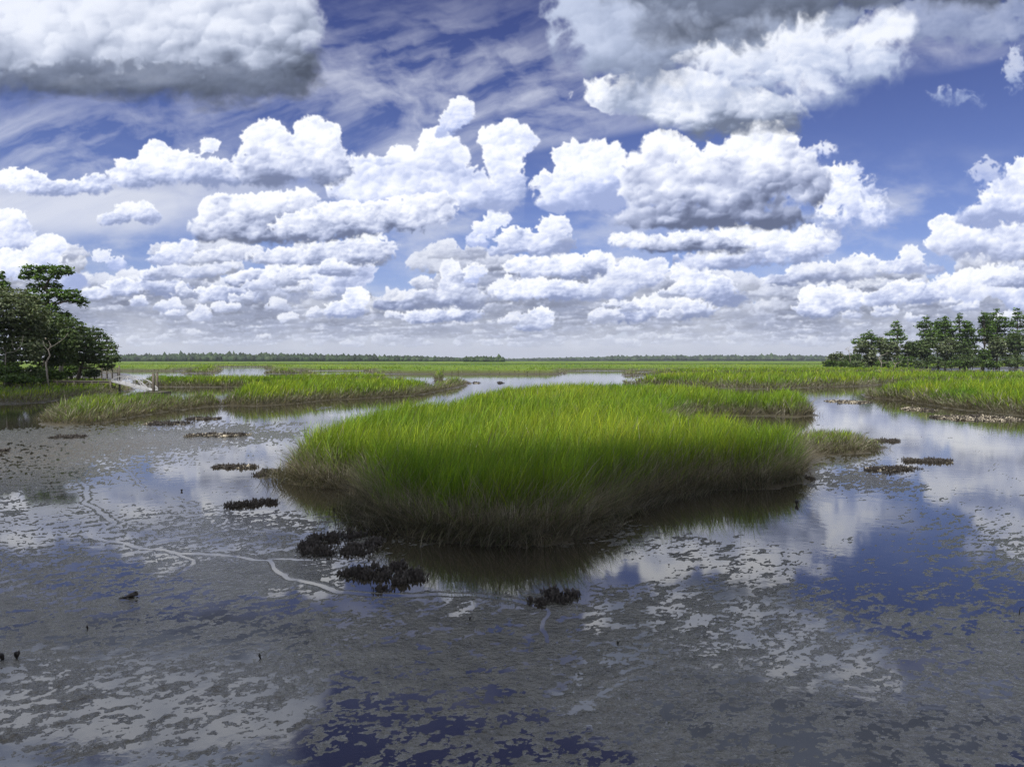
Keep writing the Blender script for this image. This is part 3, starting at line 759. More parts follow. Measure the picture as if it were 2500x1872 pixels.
marsh_grass(P_NEAR,int(112000*GQ),hm=1.42,wpx=.62,label='big island of tall green marsh grass in the middle of the mudflat',edge=.75,edgefrac=.34,lodge=.16,falloff=1.45)
marsh_grass(P_SPIT,int(5200*GQ),hm=.58,drymix=.55,label='low thin grey green grass spit running right from the island',edge=.9,edgefrac=.3,segs=2,wpx=.65,dry=1.2)
marsh_grass(P_C,int(20000*GQ),hm=1.4,label='green marsh grass bank left of the central island with grey dry stems along its foot',edge=1.0,edgefrac=.4,segs=2,wpx=.75)
marsh_grass(P_E,int(11000*GQ),hm=1.1,drymix=.42,label='sparse dry grass spit reaching left over the mud in front of the floating dock',edge=1.2,edgefrac=.5,segs=2,wpx=.7)
marsh_grass(P_D,int(16000*GQ),hm=1.35,label='green grass strip behind the grass bank, ending at the creek with the lone tuft',edge=1.3,edgefrac=.45,segs=2,wpx=.8)
marsh_grass(P_F,int(15000*GQ),hm=.85,drymix=.3,label='dark shaded grass fringe below the trees on the left shore',edge=1.6,edgefrac=.5,segs=2,wpx=.8)
marsh_grass(P_J,int(22000*GQ),hm=1.55,label='bright green marsh grass bank at the right edge above the oyster beds',edge=1.1,edgefrac=.4,segs=2,wpx=.75)
marsh_grass(P_I,int(24000*GQ),hm=1.55,label='long green grass bank with grey fringe right of the creek mouth',edge=1.8,edgefrac=.45,segs=2,wpx=.8)
marsh_grass(P_K,int(13000*GQ),hm=1.5,label='thin far grass strip in front of the pine wood on the right',edge=3.5,edgefrac=.4,segs=2,wpx=.85)
marsh_grass(P_G,int(2200*GQ),hm=1.4,label='small grass islet standing in the far left creek',edge=4,edgefrac=.4,segs=2,wpx=.85)
marsh_grass(P_H,int(2600*GQ),hm=1.4,label='low grass islet right of the far left creek mouth',edge=4,edgefrac=.4,segs=2,wpx=.85)
marsh_grass(P_S,int(260*GQ),hm=1.9,label='lone round grass tuft standing in the middle creek',edge=.6,edgefrac=.1,segs=2,wpx=.75)
# far plain : canopy sheet with an uneven top plus standing blades along its creek edge
def far_plain():
    ds=np.geomspace(185,1950,170);tt=np.linspace(-0.9,0.9,620)
    x=tt[None,:]*ds[:,None];y=np.repeat(ds[:,None],620,1)
    s=poly_signed(P_FAR,x,y)
    n1=fbm(x*.10,y*.05,501,4);n2=fbm(x*.9,y*.5,511,3)
    # narrow winding creeks that notch the plain
    cr=np.abs(fbm(x*.006,y*.011,521,3))
    h=(1.25+.22*n1+.20*n2)*sst(-.5,4,s)
    h=h*(0.35+0.65*sst(.012,.04,cr))
    z=np.where(s>-1,h,-.4)
    n3=fbm(x*.02,y*.006,531,4);n4=fbm(x*.25,y*.05,541,3)
    g=np.array((.170,.270,.012))[None,None]*(1+.45*n3+.35*n4+.2*n2)[...,None]*GRASS_GAIN*FAR_GAIN
    g[...,0]*=1+.35*n3
    dryc=np.array((.12,.105,.07));k=(1-sst(0.2,5,s))[...,None]
    col=g*(1-k)+dryc*k
    idx=np.arange(x.size).reshape(x.shape)
    Q=np.stack([idx[:-1,:-1],idx[:-1,1:],idx[1:,1:],idx[1:,:-1]],-1).reshape(-1,4)
    keep=(s.ravel()[Q]>-1).any(1);Q=Q[keep]
    used=np.unique(Q);mp=np.full(x.size,-1);mp[used]=np.arange(len(used))
    V=np.stack([x,y,z],-1).reshape(-1,3)[used];C=np.clip(col.reshape(-1,3)[used],0,1)
    me=np_mesh('far_marsh_grass',V,[mp[Q]],col=C)
    o=link_mesh('far_marsh_grass',me,MG);tag(o,'flat green marsh plain stretching to the distant forest','marsh grass',kind='stuff')
far_plain()
Pf=np.asarray(P_FAR)
marsh_grass(W2([(250,906),(430,906),(530,901),(540,896),(650,896),(655,903),(760,905),(895,905),(905,912),(1000,913),(1200,913),(1370,913),(1378,906),(1450,905),(1526,905.5),(1540,909),(1700,905),(1900,904),(2400,901),(2600,900),(2600,893),(1500,893),(1000,894),(600,890),(100,892)]),int(26000*GQ),hm=1.5,label='grey footed grass rim where the far marsh plain meets the creek',edge=5,edgefrac=.5,segs=2,wpx=.85,falloff=1.5)
# lodged dry stems lying on the mud at the feet of the near banks
def wrack(line,n,spread,hm,label):
    L_=np.array([at(a,b)[:2] for a,b in line]);seg=np.hypot(*np.diff(L_,axis=0).T);cs=np.concatenate([[0],np.cumsum(seg)])
    u_=rng.rand(n)*cs[-1];i=np.clip(np.searchsorted(cs,u_)-1,0,len(seg)-1);f=(u_-cs[i])/seg[i]
    # stems fan out of clumps
    p=L_[i]+(L_[i+1]-L_[i])*f[:,None]
    cc=np.round(u_/0.45)*0.45;ph=np.sin(cc*12.9)*43758.5;ph=ph-np.floor(ph)
    p=p+rng.normal(0,spread,(n,2))*np.array([1,.8])
    z=ground_z(p[:,0],p[:,1]);z=np.maximum(z,0.0)
    az=-math.pi/2+(ph-.5)*2.4+rng.normal(0,.35,n)
    h=hm*rng.uniform(.4,1.25,n);lean=rng.uniform(.85,1.40,n)
    c=np.array([(.34,.32,.26),(.24,.22,.17),(.46,.43,.35),(.18,.20,.12)])[rng.randint(0,4,n)]*rng.uniform(.55,1.1,n)[:,None]
    v,q,t,cc_=blades(np.stack([p[:,0],p[:,1],z],1),h,np.full(n,.017)*rng.uniform(.6,1.3,n),az,lean,az+math.pi/2,c*.8,c,c*1.1,3,sag=.35)
    me=np_mesh('dry_stem_litter',v,[q,t],col=c[np.repeat(np.arange(n),7)]);o=link_mesh('dry_stem_litter',me,MD);tag(o,label,'dry stems',kind='stuff')
wrack([(880,1225),(900,1262),(960,1290),(1050,1306),(1150,1322),(1230,1326),(1290,1322)],int(2600*GQ),.35,.95,'bent dry grass stems fallen over the front foot of the island')
wrack([(1290,1322),(1400,1306),(1500,1266),(1580,1228),(1700,1200),(1850,1190),(1950,1172)],int(2200*GQ),.30,.8,'fallen dry stems along the right foot of the island')
wrack([(690,1160),(740,1178),(800,1190),(862,1192)],int(1100*GQ),.35,.8,'fallen dry stems under the left tip of the island')

wrack([(110,1022),(125,1034),(230,1033),(300,1020),(430,1000),(540,988)],int(1500*GQ),.45,.8,'tangled dry stems along the foot of the left grass spit')
wrack([(540,989),(620,991),(700,986),(800,976),(900,971),(1000,966),(1070,953)],int(1900*GQ),.5,.9,'grey fallen stems along the foot of the left grass bank')
wrack([(2120,968),(2200,976),(2260,985),(2330,996),(2400,1005),(2500,1014)],int(1600*GQ),.55,.9,'grey fallen stems along the foot of the right grass bank')
wrack([(1930,1110),(2030,1108),(2100,1102),(2148,1092)],int(700*GQ),.25,.5,'dry stems at the foot of the right grass spit')
wrack([(1640,1011),(1780,1014),(1860,1014),(1985,1013)],int(800*GQ),.4,.8,'dry stems below the grass strip behind the island')

# standing bare stems that face the water along the front of the island
def standing(line,n,depth_,hm,label):
    L_=np.array([at(a,b)[:2] for a,b in line]);seg=np.hypot(*np.diff(L_,axis=0).T);cs=np.concatenate([[0],np.cumsum(seg)])
    u_=rng.rand(n)*cs[-1];i=np.clip(np.searchsorted(cs,u_)-1,0,len(seg)-1);f=(u_-cs[i])/seg[i];t=(L_[i+1]-L_[i]);p=L_[i]+t*f[:,None]
    nrm=np.stack([-t[:,1],t[:,0]],1);nrm/=np.linalg.norm(nrm,axis=1)[:,None];nrm*=np.sign(nrm[:,1:2]+1e-6)
    p=p+nrm*rng.uniform(.05,depth_,n)[:,None]
    z=ground_z(p[:,0],p[:,1])-.02
    c=np.array([(.42,.39,.31),(.30,.27,.21),(.52,.48,.39),(.22,.19,.15)])[rng.randint(0,4,n)]*rng.uniform(.5,1.15,n)[:,None]
    h=hm*rng.uniform(.45,1.2,n)
    v,q,tt,_=blades(np.stack([p[:,0],p[:,1],z],1),h,rng.uniform(.009,.017,n),rng.uniform(0,6.28,n),np.abs(rng.normal(.12,.16,n)),rng.normal(0,.5,n),c*.6,c,c,3)
    me=np_mesh('standing_stems',v,[q,tt],col=c[np.repeat(np.arange(n),7)]);o=link_mesh('standing_stems',me,MD);tag(o,label,'dry stems',kind='stuff')
standing([(880,1225),(900,1262),(960,1290),(1050,1306),(1150,1320),(1250,1324),(1350,1314),(1440,1296),(1490,1266)],int(4200*GQ),.8,.62,'bare upright grass stems facing the water at the front of the island')
standing([(1490,1266),(1560,1230),(1640,1206),(1720,1194),(1800,1188),(1880,1188),(1955,1170)],int(2600*GQ),.7,.55,'bare upright stems along the right front of the island')
standing([(690,1163),(745,1180),(805,1190),(862,1192),(885,1230)],int(1200*GQ),.6,.5,'bare upright stems under the left lobe of the island')
# ------------------------------------------------------------------ trees
def leaf_cloud(blobs,n,size,cols,seed=0,flat=1.0,up=0.5):
    """blobs: (x,y,z,rx,ry,rz); leaves as small folded quads spread near the surface and through the volume"""
    r=np.random.RandomState(seed);B=np.asarray(blobs,float)
    wt=(B[:,3]*B[:,4]+B[:,3]*B[:,5])**1.0;wt/=wt.sum()
    i=r.choice(len(B),n,p=wt)
    d=r.normal(0,1,(n,3));d/=np.linalg.norm(d,axis=1)[:,None]
    rad=r.uniform(.35,1.12,n)**0.6
    p=B[i,:3]+d*rad[:,None]*B[i,3:6]
    # clumping: pull leaves towards twig centres
    q=np.round(p/(size*5)+r.normal(0,.15,(n,3)))*(size*5)
    p=p*.62+q*.38+r.normal(0,size*.5,(n,3))
    nrm=r.normal(0,1,(n,3))+np.array((0,0,up))*2.2+d*.6;nrm/=np.linalg.norm(nrm,axis=1)[:,None]
    t=np.cross(nrm,r.normal(0,1,(n,3)));t/=np.linalg.norm(t,axis=1)[:,None];b=np.cross(nrm,t)
    s=(size*r.uniform(.55,1.35,n))[:,None]
    V=np.stack([p-t*s-b*s*.55,p+t*s*.9-b*s*.5,p+t*s+b*s*.6,p-t*s*.8+b*s*.5],1).reshape(-1,3)
    cols=np.asarray(cols);c=cols[r.randint(0,len(cols),n)]*r.uniform(.7,1.3,n)[:,None]
    ph=fbm(p[:,0]*.9,p[:,2]*.9,seed+3,3);c=c*(1+.35*ph)[:,None]
    C=np.repeat(c,4,0)
    Q=np.arange(n*4).reshape(n,4)
    return V,Q,C
def crown_obj(blobs,n,size,cols,parent,seed,name='crown',up=.5,loc=(0,0,0)):
    V,Q,C=leaf_cloud(blobs,n,size,cols,seed,up=up)
    V=V-np.array(loc)
    me=np_mesh(name,V,[Q],col=np.clip(C,0,1));o=link_mesh(name,me,ML,parent);return o
OAK=[(0.061,0.102,0.030),(0.082,0.122,0.038),(0.048,0.082,0.027),(0.109,0.142,0.061)]
OAKG=[(0.093,0.128,0.054),(0.128,0.156,0.082),(0.076,0.105,0.044),(0.170,0.196,0.111)]
PINE=[(0.073,0.141,0.027),(0.104,0.177,0.035),(0.055,0.110,0.022),(0.122,0.196,0.043)]
SHR=[(0.042,0.079,0.015),(0.063,0.116,0.021),(0.090,0.148,0.027)]
PALM=[(.09,.15,.03),(.06,.11,.025),(.14,.20,.05)]
def limb(mb,a,b,r0,r1,seed,n=5,wob=.12,sides=6):
    r=np.random.RandomState(seed);a=np.array(a,float);b=np.array(b,float);l=np.linalg.norm(b-a);pts=[];rad=[]
    off=r.normal(0,wob*l,3)
    for i in range(n+1):
        t=i/n;p=a+(b-a)*t+off*math.sin(t*math.pi)*.6+r.normal(0,wob*l*.18,3)*(0<i<n);pts.append(p);rad.append(r0+(r1-r0)*t)
    mb.tube(pts,rad,sides);return pts
def tree(name,trunk_pts,r0,blobs,nleaf,size,cols,label,cat,group,seed,bark=None,limbs=True,up=.5,r1=None,zbase=None):
    """trunk_pts & blobs in world coordinates"""
    base=Vector(trunk_pts[0]);e=empty(name,base);tag(e,label,cat,group)
    mb=MB();T=[Vector(p)-base for p in trunk_pts];n=len(T)
    rads=[r0*(1-.72*i/(n-1)) for i in range(n)];rads[0]*=1.25
    mb.tube(T,rads,8)
    mb.build('trunk',bark or M_BARK,e,True)
    if limbs:
        r=np.random.RandomState(seed+5)
        for i,bq in enumerate(blobs):
            c=Vector(bq[:3])-base
            k=min(n-1,max(1,int(n*.35+(n*.65)*r.rand())))
            # attach at trunk height somewhat below the blob
            cand=[j for j in range(1,n) if T[j].z<c.z+.1]
            j=max(cand) if cand else 1
            lb=MB();limb(lb,T[j],c,r0*.34*(1-.5*j/n)+.03,.03,seed+i*7,4,.08,5)
            for q in range(2):
                tip=c+Vector((r.normal(0,.55)*bq[3],r.normal(0,.5)*bq[4],r.normal(.1,.4)*bq[5]))
                m_=T[j].lerp(c,.6);limb(lb,m_,tip,r0*.12+.02,.015,seed+i*11+q,3,.1,4)
            lb.build('limb',bark or M_BARK,e,True)
    crown_obj(blobs,nleaf,size,cols,e,seed,loc=tuple(base),up=up)
    return e
def blobs_px(lst,dist,depth=1.0,seed=0,spread=1.5):
    r=np.random.RandomState(seed);o=[]
    for q in lst:
        x,y,rx,ry=q[:4];k=dist/F;dd=dist+r.uniform(-spread,spread)
        p=at_d(x,y,dd);o.append((p[0],p[1],p[2],rx*k,max(rx,ry)*k*depth,ry*k))
    return o
def trunk_px(lst,dist,bz=None):
    o=[tuple(at_d(x,y,dist)) for x,y in lst]
    if bz is None:
        g=float(ground_z(o[0][0],o[0][1])[0]);bz=g-.25
    o[0]=(o[0][0],o[0][1],bz);return o
GL='trees on the wooded point at the left edge'
# umbrella pine
pp=[(79,660,24,12),(117,657,20,10),(152,660,27,11),(62,674,15,9),(126,698,24,13),(90,702,20,12),(76,722,20,10),(140,716,20,11),(176,717,20,10),(202,738,13,9),(187,731,16,8),(160,727,18,9),(93,742,20,11),(128,752,16,11),(150,768,22,9),(104,765,18,10),(100,678,18,8),(135,672,16,7),(112,725,16,9),(70,745,14,8),(175,780,12,6)]
tree('umbrella_pine',trunk_px([(125,905),(121,840),(120,790),(116,745),(117,718),(112,702),(119,684),(133,668)],118),.42,blobs_px(pp,118,.9,3),6500,.19,PINE,'tall umbrella pine with flat open crown rising over the left wood','pine tree',GL,21,up=.8)
tree('umbrella_pine',trunk_px([(-45,905),(-42,800),(-36,740),(-26,700)],122),.42,blobs_px([(-5,688,20,14),(10,697,14,10),(-30,665,24,12),(-15,710,22,12),(3,672,10,8)],122,.9,4),1500,.20,PINE,'pine with only its right branches showing at the left edge above the oak','pine tree',GL,22,up=.8)
tree('live_oak',trunk_px([(20,925),(16,880),(30,840),(24,800),(35,770)],98),.45,blobs_px([(20,760,62,46),(70,745,34,26),(-40,780,60,60),(62,790,48,40),(10,820,62,46),(85,800,30,34),(40,725,32,20),(-10,725,40,26),(60,850,46,34),(0,870,50,34),(100,765,20,18)],98,.8,5,3),17000,.17,OAKG,'big grey green live oak filling the far left edge','oak tree',GL,31)
tree('live_oak',trunk_px([(100,925),(110,885),(118,850),(110,815),(116,790)],106),.36,blobs_px([(120,790,40,34),(150,800,34,28),(95,820,40,40),(140,835,46,36),(165,828,26,26),(110,865,44,30),(150,865,36,24)],106,.8,6,3),10500,.165,OAK,'rounded live oak directly below the umbrella pine','oak tree',GL,32,bark=M_PALE)
tree('live_oak',trunk_px([(142,916),(150,893),(156,878),(170,850),(176,830)],112),.34,blobs_px([(185,800,26,18),(195,825,32,26),(170,850,34,26),(205,850,30,24),(178,875,30,18)],112,.8,7,2),4200,.16,OAK,'mid green live oak with a pale leaning trunk','oak tree',GL,33,bark=M_PALE)
tree('live_oak',trunk_px([(187,922),(196,900),(205,880),(214,855),(222,838)],116),.30,blobs_px([(222,812,30,14),(245,830,28,18),(262,850,24,18),(232,850,30,20),(272,870,18,14),(250,875,26,16),(285,876,9,8),(222,878,22,14),(262,893,18,10),(210,835,22,18),(277,850,12,12)],116,.8,8,2),5200,.15,OAK,'dark open live oak at the right end of the left wood','oak tree',GL,34)
tree('live_oak',trunk_px([(175,922),(172,900),(178,880),(190,862)],122),.26,blobs_px([(165,880,26,22),(190,885,24,18),(150,895,26,18),(210,898,16,12)],122,.8,9,2),2600,.16,OAK,'small twin stemmed oak growing between the pale trunk and the open oak','oak tree',GL,35)
def bush(name,px,py,rx,ry,dist,n,size,cols,label,cat,group,seed,stems=3):
    r=np.random.RandomState(seed);c=at_d(px,py,dist);k=dist/F
    g=float(ground_z(c[0],c[1])[0]);e=empty(name,(c[0],c[1],g-.05));tag(e,label,cat,group)
    mb=MB()
    H=max(.4,c[2]+ry*k*.3-g)
    for i in range(stems):
        a=r.uniform(-.5,.5)*rx*k;mb.tube([(a*.3,r.uniform(-.2,.2),0),(a*.6,0,H*.5),(a,r.uniform(-.3,.3),H)],[.07,.05,.02],5)
    mb.build('stem',M_BARK,e,True)
    B=[]
    for i in range(7):
        B.append((c[0]+r.uniform(-.6,.6)*rx*k,c[1]+r.uniform(-.5,.5)*rx*k,c[2]+r.uniform(-.5,.45)*ry*k,rx*k*r.uniform(.35,.6),rx*k*.5,ry*k*r.uniform(.4,.65)))
    crown_obj(B,n,size,cols,e,seed,name='foliage',loc=(c[0],c[1],g-.05));return e
GB='understorey bushes below the left wood'
for i,(x,y,rx,ry,d,cl,lb) in enumerate([
 (20,905,50,26,92,SHR,'dark bush at the very left edge under the big oak'),
 (75,912,40,20,94,OAK,'dark green bush between the big oak and the rounded oak'),
 (120,908,34,18,100,SHR,'leafy bush left of the pale leaning trunk'),
 (165,905,26,16,118,SHR,'low bush behind the pale leaning trunk'),
 (232,908,26,13,118,OAK,'bush under the open oak beside the boardwalk'),
 (-40,900,60,34,95,OAK,'bush mostly cut off by the left frame edge'),
 (200,900,22,12,124,SHR,'round bush behind the trunk of the open oak'),
 (60,925,60,12,90,SHR,'long low shrub line just behind the shaded grass')]):
    bush('bush',x,y,rx,ry,d,1500,.15,cl,lb,'bush',GB,60+i)
# palmetto clumps
def palmetto(px,py,dist,h,label,group,seed):
    r=np.random.RandomState(seed);c=at_d(px,py,dist);g=float(ground_z(c[0],c[1])[0])
    e=empty('palmetto',(c[0],c[1],g-.05));tag(e,label,'palmetto',group)
    mb=MB();mb.tube([(0,0,0),(.05,0,h*.5)],[.16,.13],7);mb.build('trunk',M_BARK,e,True)
    n=26;V=[];Q=[];C=[]
    for i in range(n):
        a=r.uniform(0,2*math.pi);el=r.uniform(-.3,1.2);L0=h*.45
        d=np.array((math.cos(a)*math.cos(el),math.sin(a)*math.cos(el),math.sin(el)));s=np.cross(d,(0,0,1.));s/=np.linalg.norm(s)+1e-6
        o=np.array((0.05,0,h*.5))+d*L0*.5
        for j in range(7):
            f=(j-3)/3*.9;dd=d*math.cos(f)+s*math.sin(f);w=np.cross(dd,np.array((0,0,1.)))*.03*h*.4+np.array((0,0,.02))
            k=len(V);p1=o;p2=o+dd*L0*.55+np.array((0,0,-.02));p3=o+dd*L0+np.array((0,0,-.12*L0))
            V+=[p1-w*.4,p1+w*.4,p2+w,p2-w,p3];Q.append((k,k+1,k+2,k+3));C+=[PALM[(i+j)%3]]*5
    T=[(q[3],q[2],q[3]+1) for q in Q]
    me=np_mesh('frond',np.array(V),[np.array(Q),np.array(T)],col=np.array(C));link_mesh('frond',me,ML,e);return e
palmetto(105,915,99,2.4,'palmetto with pale fronds between the dark bushes on the left','palmettos at the wood edge',1)
palmetto(133,905,116,2.6,'palmetto behind the pale leaning trunk on the left','palmettos at the wood edge',2)
# pale bare branches and roots lit at the wood edge
mbp=MB()
for k_,(a,b) in enumerate([((12,856),(38,858)),((108,888),(122,853)),((118,850),(126,845)),((80,885),(92,905))]):
    p=at_d(a[0],a[1],93);q=at_d(b[0],b[1],93);limb(mbp,p,q,.09,.04,k_,3,.05,5)
# right wood
GR='trees of the pine wood on the right'
def rpine(x,top,w,dist,label,seed,bot=897,crown_to=None,full=.6,n=1700):
    n=int(n*1.25);r=np.random.RandomState(seed);H=bot-top
    ct=crown_to or top+H*full;B=[];m=int(9+H*full/9)
    for i in range(m):
        t=(i+.3)/m;y=top+4+(ct-top)*t
        ww=w*(.42+.58*math.sin(min(1,(t*1.25+.12))*math.pi*.62))*r.uniform(.45,1.25)
        sx=(1 if i%2 else -1)*r.uniform(.15,.62)*ww
        if t<.12:sx*=.3
        B.append((x+sx,y+r.uniform(-4,4),ww*r.uniform(.26,.5),r.uniform(3.6,8.5)))
    bl=blobs_px(B,dist,.9,seed,2.5)
    dxm=r.uniform(-5,5)
    return tree('pine_tree',trunk_px([(x+dxm*.3,bot),(x-dxm*.4,bot-H*.35),(x+dxm*.2,bot-H*.65),(x,top+8)],dist),.34,bl,n,.36,PINE,label,'pine tree',GR,seed,up=.9)
rpine(2128,812,46,296,'broad short pine near the left end of the right wood',101,full=.42)
rpine(2191,786,27,300,'slender lone pine with a bare trunk standing left of the tall pines',102,full=.42,n=1000)
rpine(2262,775,36,305,'left pine of the tall group with a domed crown',103,full=.55,n=1700)
rpine(2290,778,26,309,'pine squeezed behind the domed pine of the tall group',113,full=.5)
rpine(2308,768,20,300,'thin pine between the domed pine and the fullest pine',104,full=.45,n=800)
rpine(2343,765,42,303,'fullest pine of the right wood with dense layered crown',105,full=.75,n=2600)
rpine(2362,790,30,309,'pine half hidden behind the right shoulder of the fullest pine',114,full=.6)
rpine(2402,761,30,300,'bare trunked pine just right of the sky gap',106,full=.42,n=1100)
rpine(2434,752,38,306,'tallest pine right of the sky gap with wide crown',107,full=.55,n=1900)
rpine(2414,775,24,312,'pine standing behind the bare trunked pine',108,full=.5)
rpine(2484,752,40,304,'tall pine with ragged crown touching the right frame edge',109,full=.62,n=2200)
rpine(2540,765,44,306,'tall pine just outside the right frame edge',110,full=.62)
def roak(x,y,rx,ry,dist,label,seed,cols,n=1100):
    r=np.random.RandomState(seed);B=[]
    for i in range(9):
        a=r.uniform(0,2*math.pi);q=r.uniform(.1,.72)
        B.append((x+math.cos(a)*rx*q,y+math.sin(a)*ry*q,rx*r.uniform(.3,.5),ry*r.uniform(.28,.45)))
    return tree('broadleaf_tree',trunk_px([(x,897),(x+r.uniform(-6,6),y+ry*.4),(x+r.uniform(-4,4),y)],dist),.30,blobs_px(B,dist,.9,seed,2.5),int(n*1.45),.38,cols,label,'tree',GR,seed,bark=M_PALE if seed%2 else M_BARK)
ro=[(2040,877,26,20,286,'first low tree at the left tip of the right wood',OAKG,900),
(2078,876,26,20,290,'low grey green tree second from the tip of the right wood',OAK,900),
(2118,862,34,32,290,'spreading tree under the broad short pine',OAKG,1700),
(2165,858,36,34,294,'rounded grey tree left of the slender lone pine',OAKG,1700),
(2215,858,34,32,292,'dark rounded tree right of the slender lone pine',OAK,1700),
(2262,850,38,40,296,'tall dark tree under the domed pine',OAK,2200),
(2308,856,34,36,292,'grey green tree below the thin pine',OAKG,1800),
(2355,862,38,34,290,'dark tree at the foot of the fullest pine',OAK,1900),
(2398,870,26,26,290,'small tree under the sky gap in the right wood',SHR,1200),
(2432,846,34,44,294,'tall grey green tree right of the sky gap',OAKG,2300),
(2478,848,36,44,292,'tall dark tree under the ragged pine',OAK,2300),
(2530,855,44,40,292,'tree cut off by the right frame edge',OAK,1500)]
for i,(x,y,rx,ry,d,lb,cl,n) in enumerate(ro): roak(x,y,rx,ry,d,lb,201+i,cl,n)
GRB='bushes at the foot of the right wood'
rb=[(2022,886,14,10,280,'tiny bush at the very tip of the right wood',SHR),(2055,889,22,9,280,'low bush in front of the two tip trees',SHR),(2095,888,22,11,280,'bush left of the pale dead branches',OAK),
(2200,882,26,16,280,'yellow green bush below the slender lone pine',SHR),(2240,884,26,14,280,'dark bush below the domed pine',OAK),(2285,882,24,16,281,'bush in the middle of the right wood',OAK),
(2325,884,24,14,280,'round bush left of the fullest pine trunk',SHR),(2370,884,26,15,278,'dark round bush by the bare shore',OAK),(2425,888,16,11,272,'isolated round bush on the bare shore',SHR),(2465,886,22,15,272,'dark bush at the bare shore near the frame edge',OAK),(2500,882,22,16,274,'bush at the right frame edge',OAK),(2155,888,22,10,281,'low bush right of the pale dead branches',SHR)]
for i,(x,y,rx,ry,d,lb,cl) in enumerate(rb): bush('bush',x,y,rx,ry,d,520,.34,cl,lb,'bush',GRB,300+i)
for i,(x,y,lb) in enumerate([(2052,878,'palmetto with spiky fronds among the tip trees of the right wood'),(2395,880,'palmetto under the sky gap of the right wood'),(2440,892,'palmetto on the bare shore at right')]):
    palmetto(x,y,279-i*2,3.4,lb,'palmettos at the wood edge',40+i)
def snag(pts,dist,r0,label,seed):
    P_=[Vector(at_d(x,y,dist)) for x,y in pts];b=P_[0].copy();g=float(ground_z(b.x,b.y)[0]);b.z=g-.05;e=empty('dead_tree',b);tag(e,label,'dead tree','bare dead trees')
    mb=MB();Q_=[p-b for p in P_];Q_[0]=Vector((0,0,0));mb.tube(Q_,[r0*(1-.7*i/(len(Q_)-1)) for i in range(len(Q_))],6);mb.build('trunk',M_PALE,e,True)
    for i in range(4):
        r=np.random.RandomState(seed+i);k=1+i%(len(Q_)-1);lb=MB();limb(lb,Q_[k],Q_[k]+Vector((r.normal(0,1.6),r.normal(0,.6),r.uniform(.6,2.2))),r0*.4,.02,seed+i,3,.12,4);lb.build('branch',M_PALE,e,True)
snag([(2150,896),(2152,886),(2146,876),(2150,868)],276,.20,'pale dead tree with bare branches in the right wood',1)
snag([(2182,896),(2186,890),(2180,884)],275,.18,'short pale dead stump tree beside the low bush',5)
snag([(2080,862),(2072,856),(2064,853)],285,.16,'bare twig reaching left out of the broad short pine',9)
snag([(118,905),(112,885),(122,868),(118,852),(126,845)],92,.12,'pale bare forked tree in front of the left wood',12)
snag([(10,875),(14,862),(38,858)],91,.10,'pale bare branch curving at the far left wood edge',15)
# ------------------------------------------------------------------ distant forests
def forest(line,label,width,seed,cols,step,hh,kindn=1.0):
    r=np.random.RandomState(seed);P_=[]
    import bmesh
    bm=bmesh.new();bmesh.ops.create_icosphere(bm,subdivisions=1,radius=1);iv=np.array([v.co[:] for v in bm.verts]);fa=np.array([[v.index for v in f.verts] for f in bm.faces]);bm.free()
    V=[];Fc=[];C=[];o=0
    for (x0,x1,yt0,yt1,dist) in line:
        wpx=x1-x0;n=int(wpx/step)
        for rw in range(3):
            for i in range(n):
                x=x0+wpx*(i+r.rand())/n;f=(x-x0)/wpx;yt=yt0+(yt1-yt0)*f
                dd=dist+rw*width+r.uniform(-.4,.4)*width
                top=CAMH+(YH-yt)*dist/F
                h=top*(.70+.15*rw)*r.uniform(.84,1.10)*(1.22 if r.rand()<.06 else 1)
                X=(x-1250)/F*dd;sx=hh*r.uniform(.6,1.3)
                v=iv*(1+r.uniform(-.28,.28,(len(iv),1)));v=v*np.array((sx,sx,h*.55))+np.array((X,dd,h*.5))
                V.append(v);Fc.append(fa+o);o+=len(iv)
                c=np.array(cols[r.randint(len(cols))])*r.uniform(.45,1.5);C.append(np.repeat(c[None]*1.0,len(iv),0)*r.uniform(.85,1.15,(len(iv),1)))
    me=np_mesh('distant_forest',np.concatenate(V),[np.concatenate(Fc)],col=np.clip(np.concatenate(C),0,1))
    ob=link_mesh('distant_forest',me,ML);tag(ob,label,'forest',kind='stuff')
FC=[(.030,.055,.020),(.040,.072,.022),(.026,.046,.020),(.055,.082,.032)]
forest([(150,420,869,864,1500),(420,700,863,863,1500),(700,1000,864,868,1520),(1000,1130,868,873,1560)],'distant wooded shore left of the gap in the horizon',30,1,FC,3.2,6)
forest([(1135,1230,870,871,1150)],'small dark wood standing out before the horizon gap',16,2,[(.030,.055,.018),(.045,.075,.022)],2.6,4)
forest([(1232,1330,876,873,3000),(1330,1480,873,871,2900),(1480,1760,869,867,2700),(1760,2030,867,868,2600),(2030,2700,868,866,2500),(1080,1240,872,876,2700)],'distant blue green forest line right of the gap in the horizon',50,3,FC,3.0,11)
